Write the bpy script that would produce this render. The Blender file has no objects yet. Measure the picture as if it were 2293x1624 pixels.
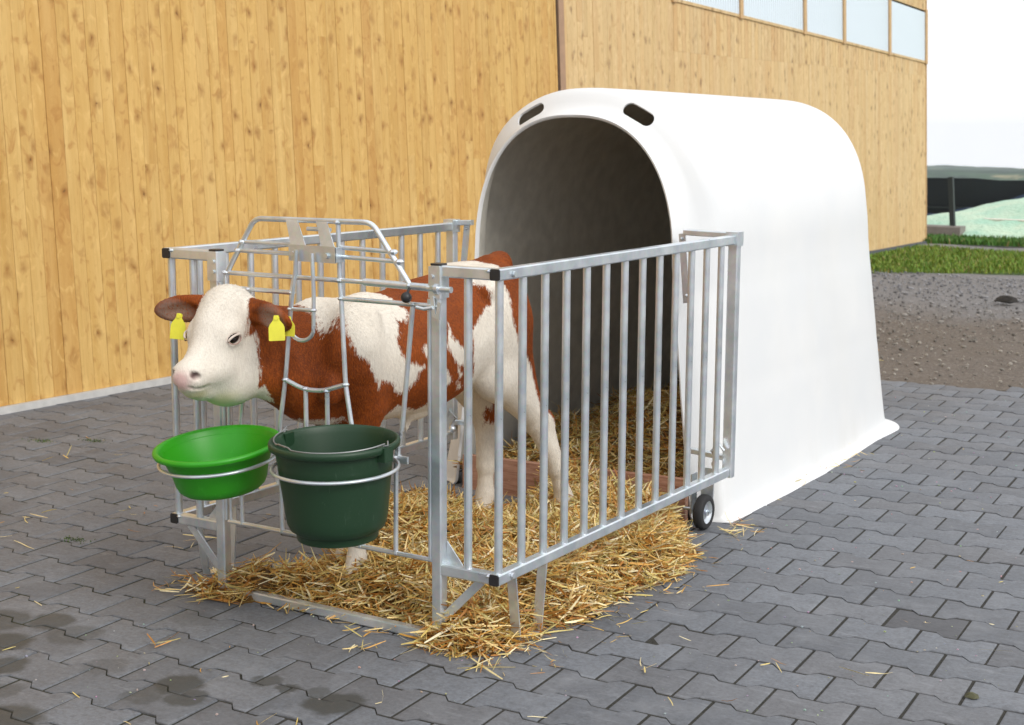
import bpy, math, random
import numpy as np
from mathutils import Vector, Matrix
rad = math.radians
sc = bpy.context.scene
COL = sc.collection

# ------------------------------------------------------------------ camera
cd = bpy.data.cameras.new('camera'); cam = bpy.data.objects.new('camera', cd); COL.objects.link(cam)
yaw, pit, rol, F = -0.5582, -0.1567, 0.0051, 3319.46
fw = Vector((math.cos(pit)*math.sin(yaw), math.cos(pit)*math.cos(yaw), math.sin(pit)))
rt = Vector((math.cos(yaw), -math.sin(yaw), 0)); up = rt.cross(fw)
r2 = rt*math.cos(rol)+up*math.sin(rol); u2 = -rt*math.sin(rol)+up*math.cos(rol)
M = Matrix((r2, u2, -fw)).transposed().to_4x4(); M.translation = (2.2686, -3.5567, 1.5465)
cam.matrix_world = M
cd.sensor_width = 36; cd.lens = F/2293*36; cd.clip_start = 0.05; cd.clip_end = 5000
cd.dof.use_dof = True; cd.dof.focus_distance = 4.7; cd.dof.aperture_fstop = 7.1
sc.camera = cam

# ------------------------------------------------------------------ light
SUN_EL, SUN_AZ = 40, 108          # degrees; azimuth clockwise from +Y (sun stands over the right foreground)
w = bpy.data.worlds.new('World'); sc.world = w; w.use_nodes = True
nt = w.node_tree; nt.nodes.clear()
sky = nt.nodes.new('ShaderNodeTexSky'); sky.sky_type = 'NISHITA'; sky.sun_disc = False
sky.sun_elevation = rad(SUN_EL); sky.sun_rotation = rad(SUN_AZ); sky.dust_density = 6; sky.air_density = 1; sky.ozone_density = 1
hs = nt.nodes.new('ShaderNodeHueSaturation'); hs.inputs['Saturation'].default_value = 0.32; hs.inputs['Value'].default_value = 1.0
bg = nt.nodes.new('ShaderNodeBackground'); bg.inputs['Strength'].default_value = 0.15
ow = nt.nodes.new('ShaderNodeOutputWorld')
tcw = nt.nodes.new('ShaderNodeTexCoord'); mpw = nt.nodes.new('ShaderNodeMapping'); mpw.inputs['Rotation'].default_value = (rad(1.8), 0, 0)   # the yard slopes a little against the true horizon
nt.links.new(tcw.outputs['Generated'], mpw.inputs[0]); nt.links.new(mpw.outputs[0], sky.inputs[0])
cn = nt.nodes.new('ShaderNodeTexNoise'); cn.inputs['Scale'].default_value = 2.2; cn.inputs['Detail'].default_value = 5; nt.links.new(mpw.outputs[0], cn.inputs['Vector'])
cr = nt.nodes.new('ShaderNodeValToRGB'); nt.links.new(cn.outputs[0], cr.inputs[0]); cr.color_ramp.elements[0].position = .3; cr.color_ramp.elements[0].color = (.84,)*3+(1,); cr.color_ramp.elements[1].position = .6; cr.color_ramp.elements[1].color = (.97,)*3+(1,)
cm = nt.nodes.new('ShaderNodeMix'); cm.data_type = 'RGBA'; nt.links.new(cr.outputs[0], cm.inputs[0]); nt.links.new(hs.outputs[0], cm.inputs[6]); cm.inputs[7].default_value = (8.6, 8.75, 9.0, 1)   # bright cloud cover
nt.links.new(sky.outputs[0], hs.inputs['Color']); nt.links.new(cm.outputs[2], bg.inputs[0]); nt.links.new(bg.outputs[0], ow.inputs[0])
sd = bpy.data.lights.new('sun', 'SUN'); sd.energy = 1.9; sd.angle = rad(22); sd.color = (1, .96, .9)
so = bpy.data.objects.new('sun', sd); COL.objects.link(so)
sdir = Vector((math.cos(rad(SUN_EL))*math.sin(rad(SUN_AZ)), math.cos(rad(SUN_EL))*math.cos(rad(SUN_AZ)), math.sin(rad(SUN_EL))))
so.rotation_euler = (-sdir).to_track_quat('-Z', 'Y').to_euler(); so.location = sdir*30
sc.view_settings.view_transform = 'Standard'; sc.view_settings.look = 'None'; sc.view_settings.gamma = 1
sc.view_settings.exposure = -0.10

# ------------------------------------------------------------------ helpers
class MB:
    def __init__(s): s.v = []; s.f = []; s.c = []          # c: per-face colour index value
    def add(s, vs, fs, col=None):
        n = len(s.v); s.v += [tuple(v) for v in vs]; s.f += [tuple(i+n for i in f) for f in fs]
        s.c += [col]*len(fs)
    def box(s, x0, x1, y0, y1, z0, z1, col=None):
        s.add([(x0,y0,z0),(x1,y0,z0),(x1,y1,z0),(x0,y1,z0),(x0,y0,z1),(x1,y0,z1),(x1,y1,z1),(x0,y1,z1)],
              [(0,3,2,1),(4,5,6,7),(0,1,5,4),(1,2,6,5),(2,3,7,6),(3,0,4,7)], col)
    def sweep(s, path, prof, upv=(0,0,1), cap=True, closed=False, col=None):
        P = [Vector(p) for p in path]; n = len(P); m = len(prof); rings = []
        for i, p in enumerate(P):
            if closed: a = P[i-1]; b = P[(i+1) % n]; t = ((p-a).normalized()+(b-p).normalized())
            elif i == 0: t = P[1]-p
            elif i == n-1: t = p-P[-2]
            else: t = (p-P[i-1]).normalized()+(P[i+1]-p).normalized()
            t.normalize()
            k = 1.0
            if closed or 0 < i < n-1:
                q = (P[(i+1) % n]-p).normalized(); k = 1/max(.5, t.dot(q))
            u = Vector(upv); 
            if abs(u.dot(t)) > .97: u = Vector((0,1,0)) if abs(t.y) < .9 else Vector((1,0,0))
            x = t.cross(u).normalized(); y = x.cross(t).normalized()
            rings.append([p+x*a_*k+y*b_ for a_, b_ in prof])
        vs = [v for r in rings for v in r]; fs = []
        rng = n if closed else n-1
        for i in range(rng):
            j = (i+1) % n
            for a in range(m):
                b = (a+1) % m; fs.append((i*m+a, i*m+b, j*m+b, j*m+a))
        if cap and not closed:
            fs.append(tuple(range(m-1, -1, -1))); fs.append(tuple((n-1)*m+a for a in range(m)))
        s.add(vs, fs, col)
    def tube(s, path, r, n=12, **k): s.sweep(path, [(r*math.cos(2*math.pi*i/n), r*math.sin(2*math.pi*i/n)) for i in range(n)], **k)
    def sq(s, p0, p1, w_, h=None, ch=.003, **k):
        h = h or w_; a, b = w_/2, h/2
        pr = [(a-ch,-b),(a,-b+ch),(a,b-ch),(a-ch,b),(-a+ch,b),(-a,b-ch),(-a,-b+ch),(-a+ch,-b)]
        s.sweep([p0, p1], pr, **k)
    def ball(s, c, r, n=10, sx=(1,1,1)):
        vs = []; fs = []
        for i in range(n+1):
            th = math.pi*i/n
            for j in range(2*n):
                ph = math.pi*j/n
                vs.append((c[0]+r*sx[0]*math.sin(th)*math.cos(ph), c[1]+r*sx[1]*math.sin(th)*math.sin(ph), c[2]+r*sx[2]*math.cos(th)))
        for i in range(n):
            for j in range(2*n):
                k = (j+1) % (2*n); fs.append((i*2*n+j, (i+1)*2*n+j, (i+1)*2*n+k, i*2*n+k))
        s.add(vs, fs)
    def lathe(s, prof, n=64, c=(0,0,0)):
        m = len(prof); vs = []; fs = []
        for j in range(n):
            a = 2*math.pi*j/n
            for r, z in prof: vs.append((c[0]+r*math.cos(a), c[1]+r*math.sin(a), c[2]+z))
        for j in range(n):
            k = (j+1) % n
            for i in range(m-1): fs.append((j*m+i, k*m+i, k*m+i+1, j*m+i+1))
        s.add(vs, fs)
    def build(s, name, mat, parent=None, smooth=35, label=None):
        me = bpy.data.meshes.new(name); me.from_pydata(s.v, [], s.f); me.validate(); 
        if any(c is not None for c in s.c) and len(me.polygons) == len(s.f):
            at = me.color_attributes.new('tone', 'FLOAT_COLOR', 'CORNER'); buf = np.zeros((len(me.loops), 4), np.float32)
            ls = np.empty(len(me.polygons), np.int32); lt = np.empty(len(me.polygons), np.int32)
            me.polygons.foreach_get('loop_start', ls); me.polygons.foreach_get('loop_total', lt)
            cc = np.array([(c if c is not None else (1,1,1)) for c in s.c], np.float32)
            buf[:, :3] = np.repeat(cc, lt, axis=0); buf[:, 3] = 1
            at.data.foreach_set('color', buf.ravel())
        me.shade_smooth()
        if smooth is not None and smooth < 180: me.set_sharp_from_angle(angle=rad(smooth))
        me.materials.append(mat)
        o = bpy.data.objects.new(name, me); COL.objects.link(o)
        if parent: o.parent = parent
        if label: o['label'] = label
        return o
def empty(name, loc=(0,0,0)):
    o = bpy.data.objects.new(name, None); COL.objects.link(o); o.location = loc; o.empty_display_size = .1; return o
def tag(o, label, cat, group=None, kind=None):
    if label: o['label'] = label
    if cat: o['category'] = cat
    if group: o['group'] = group
    if kind: o['kind'] = kind
    return o
def struct(o): o['kind'] = 'structure'; return o
class Local:      # shifts geometry given in world coordinates to a parent's origin
    pass

# ------------------------------------------------------------------ materials
class NT:
    def __init__(s, name):
        s.m = bpy.data.materials.new(name); s.m.use_nodes = True; s.t = s.m.node_tree
        s.p = s.t.nodes['Principled BSDF']; s.t.nodes
    def n(s, typ, **k):
        nd = s.t.nodes.new(typ)
        for a, b in k.items():
            if a.startswith('i_'):
                key = a[2:]; nd.inputs[int(key) if key.isdigit() else key.replace('_', ' ')].default_value = b
            else: setattr(nd, a, b)
        return nd
    def l(s, a, b): s.t.links.new(a, b)
    def coord(s, scale=(1,1,1), kind='Object', rot=(0,0,0)):
        tc = s.n('ShaderNodeTexCoord'); mp = s.n('ShaderNodeMapping'); mp.inputs['Scale'].default_value = scale; mp.inputs['Rotation'].default_value = rot
        s.l(tc.outputs[kind], mp.inputs[0]); return mp.outputs[0]
    def noise(s, vec, sc_, det=4, rough=.55, dist=0):
        q = s.n('ShaderNodeTexNoise'); s.l(vec, q.inputs['Vector']); q.inputs['Scale'].default_value = sc_
        q.inputs['Detail'].default_value = det; q.inputs['Roughness'].default_value = rough; q.inputs['Distortion'].default_value = dist
        return q.outputs[0]
    def ramp(s, fac, stops, interp='LINEAR'):
        r = s.n('ShaderNodeValToRGB'); s.l(fac, r.inputs[0]); e = r.color_ramp.elements; r.color_ramp.interpolation = interp
        while len(e) < len(stops): e.new(.5)
        for el, (p, c) in zip(e, stops):
            el.position = p; el.color = (c, c, c, 1) if not hasattr(c, '__len__') else (*c, 1)
        return r.outputs[0]
    def mix(s, fac, a, b, mode='MIX'):
        m = s.n('ShaderNodeMix', data_type='RGBA', blend_type=mode)
        for v, i in ((fac, 0), (a, 6), (b, 7)):
            if hasattr(v, 'is_output'): s.l(v, m.inputs[i])
            elif i == 0: m.inputs[0].default_value = v
            else: m.inputs[i].default_value = (*v, 1) if len(v) == 3 else v
        return m.outputs[2]
    def math(s, op, a, b=None, clamp=False):
        m = s.n('ShaderNodeMath', operation=op, use_clamp=clamp)
        for v, i in ((a, 0), (b, 1)):
            if v is None: continue
            if hasattr(v, 'is_output'): s.l(v, m.inputs[i])
            else: m.inputs[i].default_value = v
        return m.outputs[0]
    def bump(s, h, strength=.3, dist=.01):
        b = s.n('ShaderNodeBump'); b.inputs['Strength'].default_value = strength; b.inputs['Distance'].default_value = dist
        s.l(h, b.inputs['Height']); s.l(b.outputs[0], s.p.inputs['Normal'])
    def set(s, **k):
        for a, v in k.items():
            a = a.replace('_', ' ')
            if hasattr(v, 'is_output'): s.l(v, s.p.inputs[a])
            else: s.p.inputs[a].default_value = (*v, 1) if hasattr(v, '__len__') and len(v) == 3 else v
        return s.m
def plain(name, col, rough=.6, metal=0, **k):
    q = NT(name); v = q.coord(); nz = q.noise(v, 14, 5)
    c = q.mix(q.ramp(nz, [(.35, .0), (.7, 1.)]), tuple(x*.88 for x in col), tuple(min(1, x*1.08) for x in col))
    q.set(Base_Color=c, Roughness=q.ramp(nz, [(.3, max(0, rough-.06)), (.7, min(1, rough+.06))]), Metallic=metal, **k); return q.m

# galvanised steel
def galv():
    q = NT('galvanised_steel'); v = q.coord(); vo = q.n('ShaderNodeTexVoronoi'); q.l(v, vo.inputs['Vector']); vo.inputs['Scale'].default_value = 70
    nz = q.noise(v, 9, 5); n2 = q.noise(v, 60, 3)
    c = q.mix(q.ramp(nz, [(.3, 0.), (.7, 1.)]), (.54, .60, .65), (.78, .82, .85))
    c = q.mix(.07, c, vo.outputs['Color'], 'OVERLAY')
    c = q.mix(q.ramp(n2, [(.62, 0.), (.80, .18)]), c, (.82, .85, .87))
    q.bump(nz, .05, .002)
    return q.set(Base_Color=c, Metallic=.72, Roughness=q.ramp(nz, [(.3, .26), (.7, .40)]))
GALV = galv()
BLACKP = plain('black_plastic', (.02, .02, .022), .45)
RUBBER = plain('tyre_rubber', (.022, .022, .023), .75)

def hutch_mat():
    q = NT('white_moulded_plastic'); v = q.coord(); nz = q.noise(v, 3, 5); n2 = q.noise(v, 90, 2)
    c = q.mix(q.ramp(nz, [(.35, 0.), (.75, 1.)]), (.74, .755, .765), (.79, .795, .79))
    d = q.noise(q.coord((1, 1, .35)), 2.1, 6, .6)
    sp = q.n('ShaderNodeSeparateXYZ'); q.l(q.coord(), sp.inputs[0])
    lo = q.ramp(sp.outputs[2], [(.0, 1.), (.25, 0.)])
    c = q.mix(q.math('MULTIPLY', q.ramp(d, [(.52, 0.), (.72, .5)]), q.math('MAXIMUM', lo, .22)), c, (.62, .60, .55))
    q.bump(n2, .05, .001)
    return q.set(Base_Color=c, Roughness=.42, Subsurface_Weight=.0)
HUTCH = hutch_mat()

def wood(name, c_lo, c_hi, knot, vary=1.0):
    # 'tone' attribute = (value, hue shift, random offset) per board
    q = NT(name); at = q.n('ShaderNodeAttribute', attribute_name='tone'); sp = q.n('ShaderNodeSeparateColor'); q.l(at.outputs['Color'], sp.inputs[0])
    tc = q.n('ShaderNodeTexCoord'); off = q.n('ShaderNodeCombineXYZ'); m1 = q.math('MULTIPLY', sp.outputs[2], 37.)
    q.l(m1, off.inputs[2]); q.l(m1, off.inputs[0]); ad = q.n('ShaderNodeVectorMath', operation='ADD'); q.l(tc.outputs['Object'], ad.inputs[0]); q.l(off.outputs[0], ad.inputs[1])
    def mp(s_):
        m = q.n('ShaderNodeMapping'); m.inputs['Scale'].default_value = s_; q.l(ad.outputs[0], m.inputs[0]); return m.outputs[0]
    grain = q.noise(mp((30, 30, 1.6)), 3, 6, .6, .6); broad = q.noise(mp((9, 9, .8)), 1.2, 3)
    base = q.mix(q.ramp(broad, [(.3, 0.), (.7, 1.)]), c_lo, c_hi)
    base = q.mix(q.ramp(grain, [(.45, 0.), (.75, .42)]), base, tuple(x*.72 for x in c_lo))
    base = q.mix(q.ramp(sp.outputs[0], [(0., .0), (1., .62)]), base, tuple(x*y for x, y in zip(c_hi, (1.0, .92, .74))))
    base = q.mix(q.ramp(sp.outputs[1], [(0.5, .0), (1., .45)]), base, (c_lo[0]*.95, c_lo[1]*.75, c_lo[2]*.6))
    dn = q.n('ShaderNodeTexNoise'); q.l(mp((6, 6, 6)), dn.inputs['Vector']); dn.inputs['Scale'].default_value = 2.5; dn.inputs['Detail'].default_value = 3
    dv = q.n('ShaderNodeVectorMath', operation='MULTIPLY_ADD'); q.l(dn.outputs['Color'], dv.inputs[0]); dv.inputs[1].default_value = (.55, .55, .55); q.l(mp((9.0, .01, 6.2)), dv.inputs[2])
    vo = q.n('ShaderNodeTexVoronoi'); q.l(dv.outputs[0], vo.inputs['Vector']); vo.inputs['Scale'].default_value = 1.0; vo.inputs['Randomness'].default_value = 1.
    sc2 = q.n('ShaderNodeSeparateColor'); q.l(vo.outputs['Color'], sc2.inputs[0])
    gate = q.math('GREATER_THAN', sc2.outputs[0], .38)
    k = q.math('MULTIPLY', q.ramp(vo.outputs['Distance'], [(.07, .85), (.18, .45), (.36, 0.)]), gate)
    base = q.mix(k, base, knot)
    h1 = q.n('ShaderNodeTexNoise'); q.l(mp((15, 15, 8.5)), h1.inputs['Vector']); h1.inputs['Scale'].default_value = 1.; h1.inputs['Detail'].default_value = 4; h1.inputs['Distortion'].default_value = 1.2
    base = q.mix(q.ramp(h1.outputs[0], [(.56, 0.), (.70, .55)]), base, (c_lo[0]*.80, c_lo[1]*.62, c_lo[2]*.5))
    base = q.mix(q.ramp(h1.outputs[0], [(.28, .45), (.42, 0.)]), base, tuple(min(.9, x*1.15) for x in c_hi))
    k2 = q.math('MULTIPLY', q.ramp(vo.outputs['Distance'], [(.035, .8), (.08, 0.)]), gate)
    base = q.mix(k2, base, tuple(x*.45 for x in knot))
    q.bump(grain, .25, .003)
    return q.set(Base_Color=base, Roughness=.62)
WOODN = wood('golden_boards', (.48, .265, .062), (.68, .46, .17), (.30, .13, .022))
WOODF = wood('pale_boards', (.56, .385, .175), (.69, .515, .28), (.28, .155, .062))
WOODT = plain('trim_wood', (.58, .38, .19), .65)

# ------------------------------------------------------------------ ground
def paver_mat():
    q = NT('concrete_paving'); v = q.coord(); at = q.n('ShaderNodeAttribute', attribute_name='tone'); sp = q.n('ShaderNodeSeparateColor'); q.l(at.outputs['Color'], sp.inputs[0])
    f = q.noise(v, 70, 6, .8); b = q.noise(v, 5, 6, .6); st = q.noise(q.coord((3, 14, 3)), 3, 5, .65, .8)
    c = q.mix(q.ramp(sp.outputs[0], [(0., 0.), (1., 1.)]), (.114, .122, .139), (.166, .179, .203))
    c = q.mix(q.ramp(sp.outputs[1], [(.55, 0.), (1., .35)]), c, (.145, .135, .134))
    c = q.mix(q.ramp(f, [(.34, .65), (.56, 0.)]), c, (.070, .070, .072))
    c = q.mix(q.ramp(f, [(.60, 0.), (.74, .6)]), c, (.32, .32, .325))
    c = q.mix(q.ramp(b, [(.48, 0.), (.72, .45)]), c, (.225, .233, .250))
    c = q.mix(q.ramp(st, [(.56, 0.), (.74, .42)]), c, (.28, .29, .31))
    md = q.noise(v, 24, 5, .7); c = q.mix(q.ramp(md, [(.30, .45), (.48, 0.)]), c, (.070, .070, .074))
    # one stained paver and damp spots lying on the paving
    wob = q.n('ShaderNodeTexNoise'); q.l(v, wob.inputs['Vector']); wob.inputs['Scale'].default_value = 12; wob.inputs['Detail'].default_value = 7; wob.inputs['Roughness'].default_value = .65
    wv = q.n('ShaderNodeVectorMath', operation='MULTIPLY_ADD'); q.l(wob.outputs['Color'], wv.inputs[0]); wv.inputs[1].default_value = (.075, .075, 0); q.l(v, wv.inputs[2])
    tot = None
    for x, y, r, s_ in STAINS:
        d = q.n('ShaderNodeVectorMath', operation='DISTANCE'); q.l(wv.outputs[0], d.inputs[0]); d.inputs[1].default_value = (x+.0375, y+.0375, .0)
        k = q.ramp(d.outputs['Value'], [(r*.60, s_), (r*.80, 0.)])
        tot = k if tot is None else q.math('MAXIMUM', tot, k)
    c = q.mix(tot, c, (.045, .045, .041))
    c = q.mix(q.math('MULTIPLY', sp.outputs[2], .62), c, (.045, .042, .045))
    q.bump(f, .35, .003)
    return q.set(Base_Color=c, Roughness=q.ramp(b, [(.3, .60), (.7, .78)]))
STAINS = [(-.62, -.69, .105, .85), (-.53, -.75, .085, .75), (-.64, -.80, .09, .5), (-.17, -.56, .115, .9), (-.25, -.52, .06, .6), (-.43, -.54, .065, .7), (-.34, -.545, .05, .8), (-1.35, -.51, .11, .75), (-1.19, -.56, .12, .5),
          (-1.15, -.85, .10, .8), (-.83, -1.11, .14, .8), (-1.32, -.73, .13, .85), (-1.5, -.6, .16, .7), (-1.0, -.98, .08, .5), (-.98, -.25, .10, .3), (.33, -.60, .06, .3), (-.9, -.7, .09, .3)]
def joint_mat():
    q = NT('joint_sand_moss'); v = q.coord(); sp = q.n('ShaderNodeSeparateXYZ'); q.l(v, sp.inputs[0])
    g = q.noise(v, 2.2, 5, .6); f = q.noise(v, 120, 4, .7)
    moss = q.math('MULTIPLY', q.ramp(q.math('MULTIPLY', sp.outputs[0], -.28), [(.02, .15), (.42, 1.)]), q.ramp(g, [(.42, .25), (.6, 1.)]))
    c = q.mix(q.ramp(f, [(.35, 0.), (.68, 1.)]), (.014, .013, .011), (.055, .050, .042))
    c = q.mix(moss, c, (.030, .034, .009)); q.bump(f, 1, .01)
    return q.set(Base_Color=c, Roughness=.95)
rng = random.Random(7)
UX, UY = Vector((1, .018, 0)), Vector((-.060, 1, 0)); LP, RP = .2370, .1765; EG = .0036; ORG = Vector((.534, .7115, 0))
def edge_y(x): return 5.60+.325*(x+.0)+.03*math.sin(x*7.0)       # where the paving ends and the gravel starts
GX = -.539
def pavement():
    m = MB(); a = .0145; e = EG; L = LP; tr = .026
    hw, hh = L/2-e, RP/2-e
    q1 = L/4-tr/2; q2 = L/4+tr/2
    # I-shaped stone: wide ends, narrow waist; top edge then bottom edge
    top = [(-hw, hh+a), (-q2, hh+a), (-q1, hh-a), (q1, hh-a), (q2, hh+a), (hw, hh+a)]
    out = top+[(x, -y) for x, y in reversed(top)]
    n = len(out)
    for j in range(-26, 31):
        for i in range(-26, 20):
            c = ORG+UX*((i+.5)*L+(.5*L if j % 2 else 0)-L*0)+UY*((j+.5)*RP)
            if not (-4.75 < c.x < 3.6 and c.y < edge_y(c.x)-.06): continue
            
            dx = rng.uniform(-.0012, .0012); dy = rng.uniform(-.0012, .0012); rz = rng.uniform(-.006, .006); dz = rng.gauss(0, .0009)
            tx, ty = rng.gauss(0, .004), rng.gauss(0, .004)
            special = 1.0 if (abs(c.x-SP[0]) < .11 and abs(c.y-SP[1]) < .085) else 0.0
            col = (rng.random(), rng.random(), special)
            rings = []
            for ins, z in ((0, -.035), (0, -.004), (.0022, -.0010), (.0055, 0)):
                r = []
                for x, y in out:
                    x2 = x-math.copysign(min(ins, abs(x)), x); y2 = y-math.copysign(ins, y)
                    p = c+UX*(x2-y2*rz+dx)+UY*(y2+x2*rz+dy); r.append((p.x, p.y, z+dz+tx*x2+ty*y2))
                rings.append(r)
            vs = [p for r in rings for p in r]; fs = []
            for k in range(3):
                for b in range(n):
                    d = (b+1) % n; fs.append((k*n+b, (k+1)*n+b, (k+1)*n+d, k*n+d))
            t = 3*n
            fs += [(t+11, t+10, t+1, t+0), (t+10, t+9, t+2, t+1), (t+9, t+8, t+3, t+2), (t+8, t+7, t+4, t+3), (t+7, t+6, t+5, t+4)]
            m.add(vs, fs, col)
    o = m.build('pavement', paver_mat(), smooth=50); struct(o)
SP = (.884, .982)
pavement()
m = MB(); ys = []
N = 40
for i in range(N+1):
    x = -6+12*i/N; ys.append((x, edge_y(x)-.15))
vs = []; fs = []
for i, (x, y) in enumerate(ys): vs += [(x, -7, -.0035), (x, y, -.0035)]
for i in range(N): fs.append((2*i, 2*i+2, 2*i+3, 2*i+1))
m.add(vs, fs); struct(m.build('paving_joints', joint_mat()))

def terrain_z(x, y):
    d = max(0, y-21.)
    z = -.012-.031*d
    return z
def earth_mat():
    q = NT('gravelly_earth'); v = q.coord(); sp = q.n('ShaderNodeSeparateXYZ'); q.l(v, sp.inputs[0])
    f = q.noise(v, 26, 7, .75); b = q.noise(v, 1.3, 5, .6); vo = q.n('ShaderNodeTexVoronoi'); q.l(v, vo.inputs['Vector']); vo.inputs['Scale'].default_value = 34
    c = q.mix(q.ramp(f, [(.3, 0.), (.7, 1.)]), (.090, .072, .057), (.24, .205, .175))
    c = q.mix(q.ramp(b, [(.4, 0.), (.65, .6)]), c, (.15, .122, .096))
    c = q.mix(q.ramp(vo.outputs['Distance'], [(.10, .5), (.28, 0.)]), c, (.40, .38, .355))
    far = q.ramp(q.math('ADD', q.math('MULTIPLY', sp.outputs[1], .1), q.math('MULTIPLY', q.math('SUBTRACT', b, .5), .3)), [(.86, 0.), (1.0, .75)])
    grey = q.mix(q.ramp(f, [(.3, 0.), (.7, 1.)]), (.15, .15, .158), (.34, .34, .352))
    c = q.mix(far, c, grey)
    lw = q.math('ADD', q.math('ADD', sp.outputs[1], q.math('MULTIPLY', sp.outputs[0], -.62)), q.math('MULTIPLY', b, .4)); turf = q.math('MULTIPLY', q.math('GREATER_THAN', lw, 14.6), q.math('LESS_THAN', sp.outputs[1], 16.35)); c = q.mix(q.math('MULTIPLY', turf, .85), c, (.060, .125, .014))
    field = q.ramp(q.math('MULTIPLY', sp.outputs[1], .01), [(.22, 0.), (.26, 1.)])
    c = q.mix(field, c, q.mix(q.noise(v, .05, 4), (.07, .13, .04), (.19, .22, .11)))
    q.bump(f, .9, .03)
    return q.set(Base_Color=c, Roughness=.95)
EARTH = earth_mat()
vs = []; fs = []
xs = [-900, -300, -120, -60, -30, -15]+[-8+i*.4 for i in range(60)]+[17, 22, 30, 60, 120, 300, 900]
yl = [-60, -20, -8, 0, 4]+[5+i*.4 for i in range(45)]+[24, 28, 35, 50, 80, 140, 250, 450, 800, 1400, 2400]
for y in yl:
    for x in xs:
        z = terrain_z(x, y)
        if 5.0 < y < 21 and -9 < x < 16: z += .018*math.sin(x*3.1+y*1.7)*math.sin(y*2.3-x)-.004
        if y <= 5.0: z -= .03
        if y < 7 and x < -4: z -= .02
        vs.append((x, y, z-.012))
nx = len(xs)
for j in range(len(yl)-1):
    for i in range(nx-1): fs.append((j*nx+i, j*nx+i+1, (j+1)*nx+i+1, (j+1)*nx+i))
m = MB(); m.add(vs, fs); struct(m.build('ground', EARTH, smooth=180))

# loose stones on the gravel (uncountable)
def rock(m, c, r, rg, col=None):
    vs = []; fs = []; n = 5
    ax = [rg.uniform(.6, 1.2) for _ in range(3)]; ax[2] *= .65
    for i in range(4):
        th = math.pi*(i+.5)/4
        for j in range(n):
            ph = 2*math.pi*(j+.5*(i % 2))/n; k = rg.uniform(.8, 1.15)
            vs.append((c[0]+r*ax[0]*math.sin(th)*math.cos(ph)*k, c[1]+r*ax[1]*math.sin(th)*math.sin(ph)*k, c[2]+r*ax[2]*math.cos(th)*k))
    for i in range(3):
        for j in range(n):
            k = (j+1) % n; fs.append((i*n+j, (i+1)*n+j, (i+1)*n+k, i*n+k))
    fs.append(tuple(range(n))); fs.append(tuple(3*n+j for j in range(n-1, -1, -1)))
    m.add(vs, fs, col)
def tone_mat(name, rough=.9, nsc=40, amt=.25, **k):
    q = NT(name); at = q.n('ShaderNodeAttribute', attribute_name='tone'); v = q.coord(); nz = q.noise(v, nsc, 4)
    c = q.mix(q.ramp(nz, [(.35, amt), (.65, 0.)]), at.outputs['Color'], (.02, .018, .014))
    return q.set(Base_Color=c, Roughness=rough, **k)
rg = random.Random(3); m = MB()
for k in range(9000):
    x = rg.uniform(-3.6, 1.6); y = 5.5+7.2*rg.random()**.8
    if y < edge_y(x)+.02 or x < -3.8: continue
    s = rg.choice([.003, .004, .005, .006, .008, .013]) * (1+.04*y)
    g = rg.uniform(.12, .38); far = max(0, min(1, (y-8)/3))
    rock(m, (x, y, .002-.012), s, rg, (g*(1.08-.1*far), g, g*(.88+.2*far)))
tag(m.build('gravel_stones', tone_mat('stone_bits'), smooth=20), 'grey and brown gravel scattered over the bare earth beyond the paving', 'gravel', kind='stuff')
m = MB()
for k in range(1500):
    x = rg.uniform(-1.3, 3.0); y = rg.uniform(-1.7, 5.3); s = rg.choice([.0015, .002, .003, .004, .005])
    rock(m, (x, y, .001), s, rg, tuple(rg.uniform(.25, .5)*t for t in (1.05, 1, .9)))
tag(m.build('paving_grit', tone_mat('grit'), smooth=20), 'tiny pale grit strewn over the grey paving stones', 'grit', kind='stuff')
def single_rock(name, loc, r, col, label, sx=(1,1,1)):
    m = MB(); rock(m, (0, 0, 0), r, random.Random(11), col); o = m.build(name, tone_mat(name+'_mat', nsc=60), smooth=30); o.location = loc; o.scale = sx
    return tag(o, label, 'stone')
single_rock('pebble', (1.285, .42, .008), .017, (.10, .10, .055), 'greenish brown stone chip lying on the paving near the right edge', (1.4, .8, .8))
single_rock('rock', (-1.05, 10.3, .02), .085, (.025, .022, .02), 'dark lump of earth lying on the gravel beyond the hutch', (1.5, .8, .6))

# grass
def grass(name, region, n, h, label, seed, base=(.125, .235, .022)):
    rg = random.Random(seed); m = MB()
    for k in range(n):
        p = region(rg)
        if p is None: continue
        x, y, z = p; hh = h*rg.uniform(.5, 1.25); a = rg.uniform(0, 6.28); b = rg.uniform(.1, .7); wd = hh*.09+.003; lean = rg.uniform(.1, .7)*hh
        dx, dy = math.cos(a), math.sin(a); px, py = -dy*wd, dx*wd
        g = rg.uniform(.7, 1.35); col = (base[0]*g*rg.uniform(.8, 1.6), base[1]*g, base[2]*g)
        if rg.random() < .06: col = (.30*g, .24*g, .09*g)
        m.add([(x-px, y-py, z), (x+px, y+py, z), (x+px*.7+dx*lean*.4, y+py*.7+dy*lean*.4, z+hh*.6), (x-px*.7+dx*lean*.4, y-py*.7+dy*lean*.4, z+hh*.6), (x+dx*lean, y+dy*lean, z+hh)],
              [(0, 1, 2, 3), (3, 2, 4)], col)
    return tag(m.build(name, tone_mat('blade', .7, amt=.1), smooth=None), label, 'grass', kind='stuff')
def lawn(rg):
    x = rg.uniform(-5.0, .5); y = 12.45+.62*(x+3.06)+rg.uniform(0, 5)
    return (x, y, -.02) if y < 16.35+.15*math.sin(x*3) and not (x < -3.75 and y < 18) else None
grass('grass_strip', lawn, 42000, .050, 'mown green grass strip between the gravel and the track', 5)
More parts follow.
